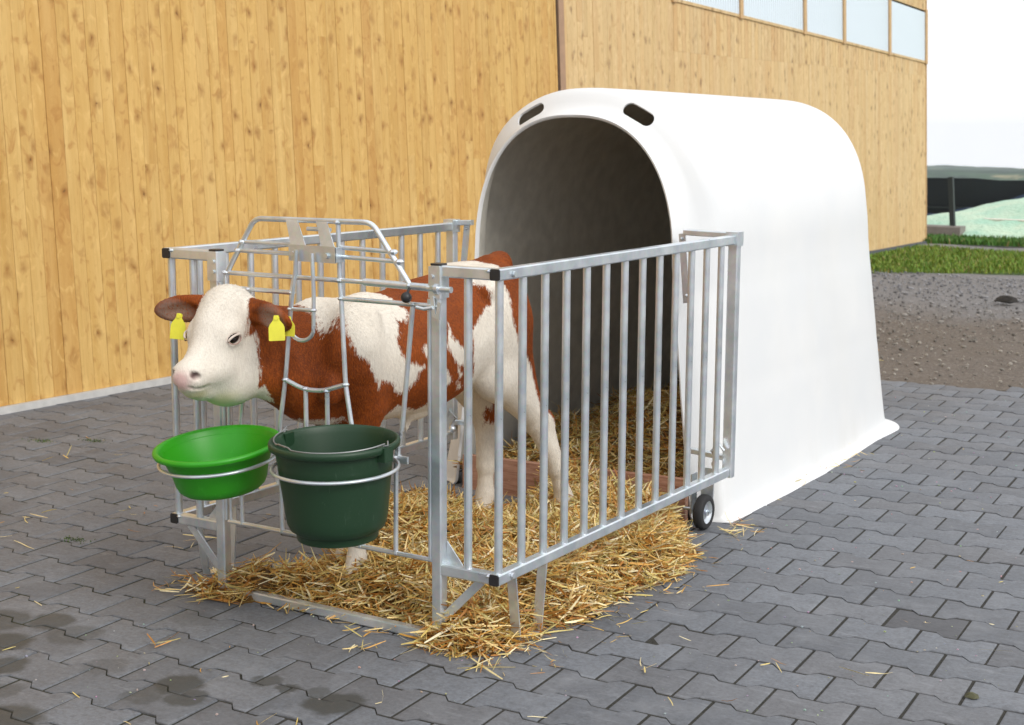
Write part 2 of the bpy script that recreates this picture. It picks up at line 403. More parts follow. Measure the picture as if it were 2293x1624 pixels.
def lawn2(rg):
    x = rg.uniform(-5.2, 1.6); y = 17.25+1.15*rg.random()**1.3+.12*(x+3)
    return (x, y, -.02)
grass('rough_grass', lawn2, 15000, .075, 'longer green grass growing along the foot of the heap', 6, (.055, .175, .02))
def tufts(rg):
    c = rg.choice([(-2.01, .18, .028), (-3.54, 1.32, .04), (-3.31, 1.47, .04)])
    return (c[0]+rg.gauss(0, c[2]), c[1]+rg.gauss(0, c[2]*.5), -.006)
grass('moss_tufts', tufts, 600, .010, 'small green weed tufts growing in the paving joints at left', 8, (.05, .10, .012))
# ------------------------------------------------------------------ barn
BM = Matrix(((0.03173188, -0.99830435, -0.04880064, -4.3103461), (0.99949642, 0.03169404, 0.00154932, 2.33183973), (0, -0.04882523, 0.99880734, 0), (0, 0, 0, 1)))
barn = empty('barn'); barn.matrix_world = BM
tag(barn, 'tall barn clad in honey coloured vertical boards behind the calf pen', 'barn')
rg = random.Random(21)
def boards(m, x0, x1, z0, z1, yf, wmean, dep=.022):
    x = x0
    while x < x1-.01:
        wd = min(rg.uniform(.85, 1.12)*wmean, x1-x)
        if x1-(x+wd) < .03: wd = x1-x
        t = (rg.random(), rg.random(), rg.random()); dy = rg.uniform(-.002, .002)
        # board lengths are butted, so the tone changes along a run
        z = z0
        while z < z1-.01:
            ln = rg.uniform(1.2, 4.5); zz = min(z1, z+ln)
            if z1-zz < .4: zz = z1
            t = (.2+.6*rg.random(), rg.random()*.85, rg.random())
            g = .0009; c = .0022
            pr = [(x+g, yf+dep), (x+g, yf+c+dy), (x+g+c, yf+dy), (x+wd-g-c, yf+dy), (x+wd-g, yf+c+dy), (x+wd-g, yf+dep)]
            zb, zt = z, zz
            vs = [(a, b, zb) for a, b in pr]+[(a, b, zt) for a, b in pr]; fs = [(k, k+1, k+7, k+6) for k in range(5)]+[(6, 7, 8, 9, 10, 11), (5, 4, 3, 2, 1, 0)]
            m.add(vs, fs, t); z = zz
        x += wd
WZ0, WZ1 = 2.50, 3.15     # sill and head of the far window band, falling towards the far end like the photographed one
def sill(x): return 2.497+(14.955-x)*.0415
def head(x): return 3.152+(14.955-x)*.0475
m = MB(); boards(m, 5.322, 7.45, .0, 5.2, .03, .085); boards(m, 7.45, 14.93, 0, 2.30, .03, .085); o = m.build('wall', WOODF, barn, 30, 'paler boarded wall beyond the sliding door')
# boards between z 2.3 and the sloping sill, and above the panes
m = MB(); x = 7.45
while x < 14.92:
    wd = min(.085, 14.93-x); t = (rg.random(), rg.random(), rg.random())
    for za, zb in ((2.30, sill(x+wd/2)-.03), (head(x+wd/2)+.03, 5.2)):
        m.box(x+.002, x+wd-.002, .030, .052, za+.0008, zb, t)
    x += wd
m.build('wall', WOODF, barn, 30)
m = MB(); m.box(-14, 14.9, .056, .30, -.3, 5.2); m.build('wall_core', plain('dark_timber', (.05, .03, .018), .8), barn)
m = MB(); m.box(-14, 14.93, .3, 11, -.3, 5.2); m.build('barn_shell', WOODF, barn)
m = MB(); m.add([(-14.5, -.6, 5.2), (15.4, -.6, 5.2), (15.4, 5.6, 7.2), (-14.5, 5.6, 7.2), (-14.5, 11.6, 5.2), (15.4, 11.6, 5.2), (-14.5, -.6, 5.32), (15.4, -.6, 5.32), (15.4, 5.6, 7.32), (-14.5, 5.6, 7.32), (-14.5, 11.6, 5.32), (15.4, 11.6, 5.32)],
    [(0,3,2,1),(3,4,5,2),(6,7,8,9),(9,8,11,10),(0,1,7,6),(4,10,11,5),(0,6,9,3),(3,9,10,4),(1,2,8,7),(2,5,11,8)]); m.build('roof', plain('roof_tile', (.25, .09, .06), .8), barn)
m = MB(); m.box(14.93, 14.955, .02, .10, 0.0, 5.2); m.box(14.93, 14.955, .10, 11, -.3, 5.2); m.build('corner_board', WOODT, barn)
# window band: panes and mullions
muls = [7.45, 8.96, 10.66, 11.87, 13.46, 14.91]
q = NT('corrugated_polycarbonate'); sp = q.n('ShaderNodeSeparateXYZ'); q.l(q.coord(), sp.inputs[0])
wv = q.math('SINE', q.math('MULTIPLY', sp.outputs[0], 110)); q.bump(wv, .35, .01)
PC = q.set(Base_Color=(.68, .78, .85), Roughness=.25)
for i in range(5):
    a, b = muls[i]+.045, muls[i+1]-.045
    m = MB(); m.add([(a, .020, sill(a)), (b, .020, sill(b)), (b, .020, head(b)), (a, .020, head(a)), (a, .032, sill(a)), (b, .032, sill(b)), (b, .032, head(b)), (a, .032, head(a))],
        [(0, 1, 2, 3), (7, 6, 5, 4), (0, 4, 5, 1), (1, 5, 6, 2), (2, 6, 7, 3), (3, 7, 4, 0)])
    wn = m.build('window', PC, barn)
    m = MB(); f = .045
    m.add([(a-.01, .016, sill(a)-.03), (b+.01, .016, sill(b)-.03), (b+.01, .016, sill(b)), (a-.01, .016, sill(a)), (a-.01, .029, sill(a)-.03), (b+.01, .029, sill(b)-.03), (b+.01, .029, sill(b)), (a-.01, .029, sill(a))],
        [(0, 1, 2, 3), (0, 4, 5, 1), (3, 2, 6, 7), (1, 5, 6, 2), (0, 3, 7, 4)])
    m.build('sill', WOODF, wn)
for x in muls:
    m = MB(); m.box(x-.038, x+.038, .004, .028, sill(x)-.04, head(x)+.04); m.build('mullion', WOODT, barn)
# sliding door: the nearer, more golden boarding stands proud of the wall
m = MB(); boards(m, -13, 5.18, .035, 5.2, -.045, .099); dr = m.build('sliding_door', WOODN, barn, 30, 'golden boarded sliding door covering the near half of the wall')
m = MB(); m.box(-13, 5.18, -.022, .02, .03, 5.2); m.box(5.1795, 5.198, -.046, .02, .035, 5.2); m.build('door_back_gap_shade', plain('dark_gap_shade', (.055, .028, .012), .8), dr)  # dark door backing; thin end strip paints the shadowed gap at the post
m = MB(); m.box(5.232, 5.318, -.040, .054, .0, 5.2); m.build('door_post', plain('aged_post', (.40, .25, .155), .7), barn)
m = MB(); m.box(-13, 5.2, -.080, -.005, -.0055, .034)
m.build('base_rail', plain('weathered_rail', (.52, .515, .50), .7), dr)
m = MB(); m.box(-14, 5.3, -.06, .05, -.5, -.0065); m.build('foundation', plain('foundation', (.20, .19, .175), .9), barn)
m = MB(); m.box(5.32, 14.98, -.02, .028, -.09, .012); m.build('plinth', plain('plinth_grey', (.10, .11, .12), .85), barn)

# ------------------------------------------------------------------ far background
GREENN = None
def heap():
    q = NT('pale_green_netting'); v = q.coord(); nz = q.noise(v, 1.6, 5); n2 = q.noise(v, 14, 4)
    c = q.mix(q.ramp(nz, [(.35, 0.), (.65, 1.)]), (.36, .60, .46), (.55, .68, .52)); c = q.mix(q.ramp(n2, [(.6, 0.), (.72, .6)]), c, (.10, .30, .22)); q.bump(n2, .7, .06)
    mt = q.set(Base_Color=c, Roughness=.8)
    vs = []; fs = []; nx, ny = 80, 18
    for j in range(ny+1):
        for i in range(nx+1):
            u = i/nx; v = j/ny; x = -6.2+14.5*u; y = 18.75+5.15*v
            cr_ = max(-.05, -.13+.265*(min(x, -1.6)+5.8)-.16*max(0, x+1.2))
            z = -.03+(cr_+.03+.031*2.9)*math.sin(math.pi*min(v*.55, .5))**.9+.02*math.sin(x*5+y*3)+.015*math.sin(x*11-y*7)
            vs.append((x, y, z-.031*max(0, y-21)))
    for j in range(ny):
        for i in range(nx): k = j*(nx+1)+i; fs.append((k, k+1, k+nx+2, k+nx+1))
    n0 = len(vs)
    m = MB(); m.add(vs, fs); e = empty('silage_heap', (-1.5, 21.5, 0)); 
    o = m.build('netting_cover', mt, None, 180); o.parent = e; o.matrix_parent_inverse = Matrix.Translation((1.5, -21.5, 0))
    # dark film edge along the crest
    m = MB(); top = [vs[ny*(nx+1)+i] for i in range(2, nx+1)]
    m.sweep([(x, y+.02, z+.03) for x, y, z in top], [(.10, -.06), (.10, .05), (-.10, .05), (-.10, -.06)])
    o = m.build('film_edge', plain('blue_film', (.035, .05, .11), .45), None); o.parent = e; o.matrix_parent_inverse = Matrix.Translation((1.5, -21.5, 0))
    tag(e, 'low heap covered in pale mint green netting at the right edge', 'silage heap')
heap()
m = MB(); m.sweep([(-3.75, 19.9, .16), (-2.9, 19.6, .17), (-2.1, 19.3, .13)], [(.02, -.05), (.02, .04), (-.02, .05), (-.02, -.04)])
tag(m.build('plank', plain('bleached_plank', (.78, .74, .66), .7)), 'pale plank lying on the mint green netting', 'plank')
m = MB(); m.sq((-5.2, 18.9, .055), (-3.80, 18.9, .055), .30, .15, ch=.015)

tag(m.build('concrete_block', plain('concrete', (.24, .22, .20), .85)), 'low grey concrete block lying in the grass under the fence post', 'block')
fence = empty('screen_fence', (-3, 25, -.3)); tag(fence, 'black sheeted fence on a grey post behind the green heap', 'fence')
def fp(m, name, mat, lab=None):
    o = m.build(name, mat, None, 30, lab); o.parent = fence; o.matrix_parent_inverse = Matrix.Translation((3, -25, .3)); return o
m = MB(); vs = []; fs = []; n = 40
for i in range(n+1):
    x = -9.5+16*i/n; y = 24.5+.04*math.sin(x*4); step = 0 if x < -4.78 else -.035
    vs += [(x, y, -1.3), (x, y, .665+.014*(x+5.8)+.0+step), (x, y+.02, .665+.014*(x+5.8)+step), (x, y+.02, -1.3)]
for i in range(n):
    for k in range(3): fs.append((4*i+k, 4*i+k+1, 4*i+k+5, 4*i+k+4))
m.add(vs, fs); fp(m, 'sheet', plain('black_sheet', (.006, .011, .017), .5))
m = MB(); m.sq((-3.95, 18.9, .08), (-4.02, 18.9, .86), .075, ch=.006); fp(m, 'post', plain('post_grey', (.035, .045, .045), .7))
m = MB(); m.sq((-9, 24.42, .10), (4, 24.42, .17), .04); fp(m, 'rail', plain('rail_dark', (.02, .028, .03), .7))

# far hills with woods and fields, about a kilometre off
def hills():
    q = NT('distant_country'); v = q.coord((1, 1, 2.5)); nz = q.noise(v, .035, 5, .6); n2 = q.noise(v, .16, 4)
    c = q.mix(q.ramp(nz, [(.42, 0.), (.52, 1.)], 'LINEAR'), (.012, .034, .022), (.035, .075, .04)); c = q.mix(q.ramp(nz, [(.62, 0.), (.68, .7)]), c, (.30, .26, .15))
    c = q.mix(q.ramp(n2, [(.5, 0.), (.6, .5)]), c, (.012, .03, .018))
    mt = q.set(Base_Color=c, Roughness=.95)
    def ridge(y, base, amp, ph, dep):
        vs = []; fs = []; n = 260; prof = [0, .5, .8, .95, 1.0, .9, .4]
        for i in range(n+1):
            x = -900+1300*i/n
            h = base+amp*(.55*math.sin(x*.011+ph)+.3*math.sin(x*.037+ph*2)+.15*math.sin(x*.11+ph*3)) + rg.uniform(0, amp*.18)
            for k, p in enumerate(prof): vs.append((x, y+dep*k, -.033*y+(.033*y+h)*p+rg.uniform(-.2, .2)))
        m_ = len(prof)
        for i in range(n):
            for k in range(m_-1): fs.append((i*m_+k, (i+1)*m_+k, (i+1)*m_+k+1, i*m_+k+1))
        return vs, fs
    m = MB(); m.add(*ridge(760, -18.9, 1.5, .4, 14)); m.add(*ridge(1080, -26.6, 2.0, 1.9, 24)); m.add(*ridge(1500, -36.6, 2.6, 3.1, 40))
    struct(m.build('hills', mt, smooth=180))
hills()

# ------------------------------------------------------------------ calf hutch
HX = -.735
def prof_pt(t, inset, fl=1., zf=1.):
    # t in 0..1 from right foot over the roof to left foot; returns (x, z)
    a = math.pi*t
    # superellipse roof on leaning sides
    zs = 1.02                                   # springing height
    wb, ws, ht = .680, .575, 1.712
    per = [zs, 1.32, zs]; tot = sum(per); d = t*tot
    if d < per[0] or d > tot-per[2]:
        z = d if d < per[0] else tot-d; sgn = 1 if d < per[0] else -1
        k = z/zs; wd = wb+(ws-wb)*(k**.92)
        wd += fl*(.036*math.exp(-(z/.010)**2)+.009*math.exp(-z/.03)) if inset < .02 or True else 0
        wd -= .0012*math.exp(-((z-.50)/.04)**2)+.0012*math.exp(-((z-.92)/.04)**2)
        return sgn*(wd-inset*(1 if z > .06 else 1)), z
    a = math.pi*(d-per[0])/per[1]; n = 2.40
    c, s_ = math.cos(a), math.sin(a)
    x = (ws-inset)*math.copysign(abs(c)**(2/n), c); z = zs+(ht-zs-inset*zf)*abs(s_)**(2/n)
    # narrow upwards a touch so sides keep leaning into the arch
    z0 = z
    return x*(1-.02*s_), z0
INNER = plain('shaded_inner_skin', (.60, .585, .53), .55)  # inner faces coloured darker than the outside to deepen the shade within
def hutch():
    root = empty('calf_hutch', (HX, 1.70, 0)); tag(root, 'white moulded plastic calf hutch with rounded roof and two oval vent slots', 'calf hutch')
    T = 132; secs = []; TS = [0, .0007, .0015, .0025, .0037, .005, .0075, .011, .016, .023]+[.03+.94*k/118 for k in range(119)]; TS = TS+[1-k for k in TS[:10]][::-1]; T = len(TS)-1
    # (y offset, inset, roof drop)
    for i in range(3): secs.append((.035-.0175*i*1, .128+.004*(2-i), 0))
    secs = [(.012, .121), (.0, .117), (-.004, .110)]
    for i in range(1, 17):
        k = i/16; secs.append((.005+.235*k, float(np.interp(k, [0, .2, .38, .5, .62, .75, .88, 1], [.108, .098, .086, .068, .040, .016, .004, 0]))))
    for y in (.32, .5, .8, 1.1, 1.4, 1.7, 1.9, 2.05): secs.append((y, 0))
    R = .31
    for i in range(1, 13):
        a = i/12*math.pi/2; secs.append((2.155+R*math.sin(a), R*(1-math.cos(a))))
    for k in (.42, .5): secs.append((2.465, k))
    vs = []; fs = []
    for y, ins in secs:
        for j in range(T+1):
            t = TS[j]; x, z = prof_pt(t, min(ins, .5), min(1, .3+y/.5)*(1 if y < 1.9 else 1+min(1, (y-1.9)/.3)*.5), 1. if y < 2.05 else .42)
            yy = y
            if y < .26:         # the front flare grows towards the roof
                f = min(1, .30+.70*min(1, z/.9)); q1 = max(0, min(1, (z-1.15)/.42)); yy = y*f*(1-.40*q1*q1*(3-2*q1))
            rear = max(0, min(1, (y-1.2)/1.2)); zn = z/1.712; yy -= rear*(.095+.240*zn-.55*max(0, zn-.70)) - (.050*math.exp(-(z/.010)**2)*max(0, min(1, (y-1.9)/.45)))
            z2 = z
            if y > 2.0: z2 = z
            x *= 1-.085*rear*(1-z/1.75); yy += .135*rear*(1-z/1.75)
            vs.append((x, yy, z2 - .012*max(0, (y-.5)/2)*(z/1.7)))
    n = T+1
    for i in range(len(secs)-1):
        for j in range(T): a = i*n+j; fs.append((a, a+n, a+n+1, a+1))
    # close the rear
    c = len(vs); zz = [vs[(len(secs)-1)*n+j] for j in range(n)]
    # zip the last ring left-right
    last = (len(secs)-1)*n
    for j in range((T+1)//2): fs.append((last+j, last+T-j, last+T-j-1, last+j+1)) if j < (T-1)//2 else None
    m = MB(); m.add(vs, fs)
    o = m.build('shell', HUTCH, root, 70)
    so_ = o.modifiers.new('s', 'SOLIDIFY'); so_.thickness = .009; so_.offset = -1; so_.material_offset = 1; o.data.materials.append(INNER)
    cutters = []
    for sx, ang in ((.262, 27), (-.250, -27)):
        cm_ = MB(); L, W = .040, .031; pts = []
        for k in range(24):
            a = 2*math.pi*k/24; pts.append((math.copysign(L, math.cos(a))*1.0+W*math.cos(a) if abs(math.cos(a)) > 1e-6 else 0, W*math.sin(a)))
        vv = [(x, y, -.12) for x, y in pts]+[(x, y, .12) for x, y in pts]; ff = [(k, (k+1) % 24, 24+(k+1) % 24, 24+k) for k in range(24)]+[tuple(range(23, -1, -1)), tuple(range(24, 48))]
        cm_.add(vv, ff); co = cm_.build('cut', HUTCH, None)
        co.matrix_world = Matrix.Translation((HX+sx, 1.70+.070, 1.615)) @ Matrix.Rotation(rad(ang), 4, 'Y') @ Matrix.Rotation(rad(50), 4, 'X')
        b = o.modifiers.new('b', 'BOOLEAN'); b.object = co; b.operation = 'DIFFERENCE'; b.solver = 'EXACT'; cutters.append(co)
    bpy.context.view_layer.update()
    dg = bpy.context.evaluated_depsgraph_get(); me = bpy.data.meshes.new_from_object(o.evaluated_get(dg)); o.modifiers.clear(); o.data = me; me.name = 'shell'
    me.shade_smooth(); me.set_sharp_from_angle(angle=rad(42))
    for co in cutters: bpy.data.objects.remove(co)
    def part(m, name, mat, par=None, smooth=35, label=None):
        for i, v in enumerate(m.v): m.v[i] = (v[0]-HX, v[1]-1.70, v[2])
        return m.build(name, mat, par or root, smooth, label)
    m = MB(); vs = [(x, 1.655+.0*x, z) for x, z in ((-1.235, -.0), (-.175, -.0), (-.175, .178), (-.5, .170), (-.8, .158), (-1.235, .150))]
    vs2 = [(x, y+.030, z) for x, y, z in vs]; n = 6
    m.add(vs+vs2, [tuple(range(n)), tuple(range(2*n-1, n-1, -1))]+[(k, k+n, (k+1) % n+n, (k+1) % n) for k in range(n)])
    q = NT('red_brown_board'); gv = q.coord((2.2, 20, 34)); g = q.noise(gv, 3, 5, .6, .8)
    bm_ = q.set(Base_Color=q.mix(q.ramp(g, [(.35, 0.), (.65, 1.)]), (.30, .135, .08), (.52, .29, .20)), Roughness=.7)
    part(m, 'threshold_board', bm_)
    # wheel on its bracket
    wc = (-.075, 1.615, .071)
    m = MB(); pr = []
    for k in range(13):
        a = math.pi*(k/12-.5); pr.append((.053+.017*math.cos(a)**.6 if math.cos(a) > 0 else .053, .020*math.sin(a)))
    pr = [(.045, -.020)]+pr+[(.045, .020)]; pr += [pr[0]]
    m.lathe(pr, 40); mm = Matrix.Rotation(rad(90), 4, 'Y'); m.v = [tuple(mm @ Vector(v)+Vector(wc)) for v in m.v]
    wh = part(m, 'wheel', RUBBER, None, 40)
    m = MB(); m.lathe([(0, .012), (.012, .013), (.014, .020), (.006, .021), (0, .021)][::-1]+[(0, .012)], 20); m.lathe([(.0, .010), (.030, .006), (.040, .014), (.046, .017), (.046, -.017), (.040, -.014), (.03, -.006), (0, -.010)], 36)
    m.v = [tuple(mm @ Vector(v)+Vector(wc)) for v in m.v]; part(m, 'rim', GALV, wh, 30)
    m = MB(); m.tube([(-.16, 1.615, .075), (-.045, 1.615, .075)], .007); m.box(-.122, -.117, 1.59, 1.64, .06, .22); m.box(-.112, -.06, 1.665, 1.672, .10, .235); part(m, 'axle_bracket', GALV)
    # hinge plates bolted to the hutch front, both sides
    for sx in (1, -1):
        m = MB(); X = lambda v: HX+sx*(v-HX)
        def sweep(pts, pr): m.sweep(pts, pr)
        xa, xb, za, zb = X(-.232), X(-.205), 1.145, .875
        m.sweep([(xa, 1.694, za), (xb, 1.692, zb)], [(.014, -.003), (.014, .003), (-.014, .003), (-.014, -.003)], upv=(0, 1, 0))
        m.ball((xa, 1.688, za-.02), .007, 5); m.ball((xb, 1.686, zb+.03), .007, 5)
        part(m, 'hinge_plate', GALV)
hutch()

# ------------------------------------------------------------------ pen fence
PW, PL_, ZT, ZB = 1.289, 1.642, 1.134, .233
PX = -.6445
pen = empty('pen_fence', (PX, 0, 0)); tag(pen, 'galvanised steel pen fence with barred side panels and front feeding gate', 'pen')
def pp(m, name, mat=None, par=None, smooth=35, label=None):
    m.v = [(v[0]-PX, v[1], v[2]) for v in m.v]
    return m.build(name, mat or GALV, par or pen, smooth, label)
def weld(m, c, r=.008): m.ball(c, r, 4, (1.2, 1.2, .7))
bar_mesh = None
for s in (1, -1):
    X = lambda v: PX+s*(v-PX)
    m = MB()
    m.sq((X(0), -.016, ZT), (X(0), PL_, ZT), .034, ch=.004); m.sq((X(0), -.016, ZB), (X(0), PL_-.002, ZB), .034, ch=.004)
    m.sq((X(.004), PL_+.018, ZB-.02), (X(.004), PL_+.018, ZT+.022), .040, .036, ch=.004)
    for z in (ZT, ZB):
        for k in range(13): weld(m, (X(.0), .006+.1285*k, z+(-.017 if z == ZT else .017)), .010)
    # U foot of flat bar
    fl = [(.0025, -.014), (.0025, .014), (-.0025, .014), (-.0025, -.014)]
    if s > 0:
        m.sweep([(X(-.004), .090, ZB-.017), (X(-.008), .125, .006), (X(-.008), .235, .006), (X(-.004), .262, ZB-.017)], [(a, b) for a, b in [(.016, -.0025), (.016, .0025), (-.016, .0025), (-.016, -.0025)]], upv=(1, 0, 0)) if False else None
        for p0, p1 in (((X(-.004), .088, ZB-.017), (X(-.008), .123, .004)), ((X(-.008), .246, .004), (X(-.004), .268, ZB-.017))):
            m.sweep([p0, p1], [(.0028, -.016), (.0028, .016), (-.0028, .016), (-.0028, -.016)], upv=(1, 0, 0))
        m.box(X(-.008)-.016, X(-.008)+.016, .12, .249, .001, .0065)
    else:
        for p0, p1 in (((X(-.004), .088, ZB-.017), (X(-.008), .123, .004)), ((X(-.008), .246, .004), (X(-.004), .268, ZB-.017))):
            m.sweep([p0, p1], [(.0028, -.016), (.0028, .016), (-.0028, .016), (-.0028, -.016)], upv=(1, 0, 0))
        m.box(X(-.008)-.016, X(-.008)+.016, .12, .249, .001, .0065)
    m.tube([(X(.018), .055, ZT-.002), (X(.025), .055, ZT-.002)], .009, 10); m.tube([(X(.018), .055, ZB), (X(.025), .055, ZB)], .009, 10)
    side = pp(m, 'side_panel')
    for k in range(13):
        mb = MB(); y = .006+.1285*k
        mb.tube([(0, 0, ZB+.016), (0, 0, ZT-.016)], .0125, 14, cap=False)
        if bar_mesh is None:
            b = mb.build('bar', GALV, side); bar_mesh = b.data
        else:
            b = bpy.data.objects.new('bar', bar_mesh); COL.objects.link(b); b.parent = side
        b.location = (X(0)-PX, y, 0)
    # joint to the hutch: arm, clamp and latch
    m = MB(); m.sq((X(.01), PL_+.03, ZT+.014), (X(-.215 if s > 0 else -.085), PL_+.04, ZT+.018), .030, .022, ch=.003)
    m.box(min(X(-.02), X(.028)), max(X(-.02), X(.028)), PL_-.012, PL_+.045, ZT-.024, ZT+.030)
    pp(m, 'hutch_arm'); m = MB()
    m.sq((X(-.005), PL_+.012, ZB+.055), (X(-.16), PL_+.03, ZB+.062), .022, ch=.003)
    pp(m, 'lower_arm'); m = MB(); m.tube([(X(-.02), PL_-.03, ZB+.05), (X(-.045), PL_-.03, ZB+.085), (X(-.02), PL_-.03, ZB+.12), (X(-.0), PL_-.02, ZB+.09)], .006)
    m.ball((X(-.03), PL_-.03, ZB+.035), .016, 6); 
    pp(m, 'lower_latch')
    # short front returns and post
    for z in (ZT, ZB):
        m = MB(); m.sq((X(-.017), 0, z), (X(-.19), 0, z), .034, ch=.004); weld(m, (X(-.022), -.012, z+.01), .010); pp(m, 'corner_rail')
    m = MB()
    m.add([(X(-.19), .010, ZB+.017), (X(-.13), .010, ZB+.017), (X(-.187), .010, ZB+.085), (X(-.19), .015, ZB+.017), (X(-.13), .015, ZB+.017), (X(-.187), .015, ZB+.085)], [(0, 1, 2), (5, 4, 3), (0, 3, 4, 1), (1, 4, 5, 2), (2, 5, 3, 0)])
    pp(m, 'gusset'); m = MB(); m.sweep([(X(-.195), 0, .075), (X(-.055), 0, ZB-.016)], [(.013, -.003), (.013, .003), (-.013, .003), (-.013, -.003)], upv=(0, 1, 0))
    pp(m, 'brace')
    mb = MB(); mb.tube([(0, 0, ZB+.016), (0, 0, ZT-.016)], .0125, 14, cap=False); b = pp(mb, 'bar'); b.location = (X(-.103), 0, 0); b.data.transform(Matrix.Translation((PX, 0, 0))); b.location = (X(-.103)-PX, 0, 0)
    for z in (ZT, ZB): m = MB(); m.sq((X(0), -.0165, z), (X(0), -.0205, z), .033, ch=.004); pp(m, 'end_cap', BLACKP)
    m = MB(); m.sq((X(-.207), 0, .0), (X(-.207), 0, 1.150), .036, ch=.004)
    m.sq((X(-.207), 0, 1.055), (X(-.207), 0, 1.147), .047, .047, ch=.004)
    for z in (1.085, 1.118): m.tube([(X(-.215), -.024, z), (X(-.215), -.029, z)], .006, 8)
    m.tube([(X(-.232), -.010, .262), (X(-.232), -.010, 1.05)], .0075, 10)
    pst = pp(m, 'front_post')
    m = MB(); m.sq((X(-.207), 0, 1.150), (X(-.207), 0, 1.1555), .040, ch=.006); pp(m, 'post_cap', BLACKP, pst)
m = MB(); m.sq((-.225, 0, .0165), (-1.064, 0, .0165), .032, .030, ch=.004); pp(m, 'ground_bar')

# feeding gate
def arc(pts, rr=.03, n=5):
    out = [Vector(pts[0])]
    for i in range(1, len(pts)-1):
        a, b, c = Vector(pts[i-1]), Vector(pts[i]), Vector(pts[i+1]); d1 = (a-b).normalized(); d2 = (c-b).normalized()
        p, q_ = b+d1*rr, b+d2*rr
        for k in range(n+1):
            t = k/n; out.append((1-t)**2*p+2*t*(1-t)*b+t*t*q_)
    out.append(Vector(pts[-1])); return out
GY = -.012; RR = .0075
m = MB()
m.tube(arc([(-1.028, GY, 1.082), (-.905, GY, 1.262), (-.440, GY, 1.266), (-.302, GY, 1.086)]), RR+.001)
m.tube([(-1.040, GY, 1.084), (-.46, GY, 1.086)], RR)
m.tube([(-.47, GY, 1.086), (-.205, GY, 1.083)], .0115)
for z, xl, xr in ((1.186, -.958, -.362), (1.158, -.976, -.340)):
    m.tube([(xl, GY, z), (-.735, GY, z)], RR-.0005); m.tube([(-.56, GY, z), (xr, GY, z-.004)], RR-.0005)
m.tube([(-.69, GY, 1.238), (-.60, GY, 1.238)], RR-.001)
m.tube([(-.737, GY, 1.262), (-.740, GY, 1.084)], RR); m.tube([(-.570, GY, 1.264), (-.566, GY, 1.085)], RR)
m.tube([(-1.045, GY, .258), (-.225, GY, .258)], RR)
m.tube(arc([(-1.034, GY, 1.085), (-1.034, GY, .95), (-1.036, GY, .26)]), .006)
for p in ((-1.03, 1.084), (-.957, 1.186), (-.975, 1.158), (-.74, 1.084), (-.566, 1.085), (-.302, 1.086), (-.362, 1.182), (-.569, 1.262), (-.34, 1.154)): weld(m, (p[0], GY, p[1]), .0125)
gate = pp(m, 'feeding_gate')
def rod(pts, r=RR, name='rod', y=GY, bend=.03):
    m = MB(); P = [(p[0], y, p[1]) for p in pts]
    m.tube(arc(P, bend) if len(P) > 2 else P, r)
    for e in (P[0], P[-1]): weld(m, e, .0105)
    return pp(m, name, None, gate)
rod([(-.749, 1.084), (-.757, 1.036), (-.790, .757), (-.818, .60), (-.815, .258)])
rod([(-.566, 1.084), (-.561, 1.03), (-.549, .764), (-.522, .61), (-.50, .40), (-.50, .258)])
rod([(-1.034, 1.036), (-.757, 1.036)]); rod([(-.561, 1.030), (-.200, 1.030)])
rod([(-.292, 1.030), (-.334, .648), (-.358, .57), (-.361, .258)])
rod([(-.935, 1.036), (-.975, .665), (-.987, .58), (-.987, .258)])
rod([(-.789, .757), (-.715, .733), (-.640, .735), (-.549, .764)], RR, 'neck_bar')
rod([(-.708, .736), (-.708, .258)]); rod([(-.622, .737), (-.622, .258)])
# catch bracket and the hanging loop
m = MB(); yb = -.050
def strap(x0, x1, z0, x2, x3, z1, y0, y1, th=.003):
    m.add([(x0, y0, z0), (x1, y0, z0), (x3, y1, z1), (x2, y1, z1), (x0, y0+th, z0), (x1, y0+th, z0), (x3, y1+th, z1), (x2, y1+th, z1)],
          [(0, 3, 2, 1), (4, 5, 6, 7), (0, 1, 5, 4), (1, 2, 6, 5), (2, 3, 7, 6), (3, 0, 4, 7)])
strap(-.768, -.722, 1.262, -.726, -.668, 1.190, -.022, yb); strap(-.648, -.606, 1.262, -.606, -.556, 1.190, -.022, yb)
strap(-.735, -.553, 1.1905, -.735, -.553, 1.140, yb, yb+.002)
m.box(-.735, -.731, yb, GY+.01, 1.142, 1.188); m.box(-.557, -.553, yb, GY+.01, 1.142, 1.188)
for x in (-.715, -.585): m.tube([(x, yb-.008, 1.162), (x, yb+.02, 1.162)], .0085, 8)
pp(m, 'catch_bracket', None, gate, 25)
m = MB(); ly = yb-.012; loop = [(-.695, ly, 1.175), (-.700, ly, 1.11), (-.727, ly, .945)]
loop = [Vector(p) for p in loop]
for k in range(1, 12):
    a = math.pi*(1+k/12); loop.append(Vector((-.679+.048*math.cos(a), ly, .937+.040*math.sin(a))))
loop += [Vector((-.631, ly, .945)), Vector((-.628, ly, 1.04)), Vector((-.632, ly, 1.168))]
m.tube(loop, .0065); m.tube([(-.722, ly, .992), (-.630, ly, .994)], .006); weld(m, (-.722, ly, .992), .009); weld(m, (-.630, ly, .994), .009)
pp(m, 'neck_loop', None, gate)
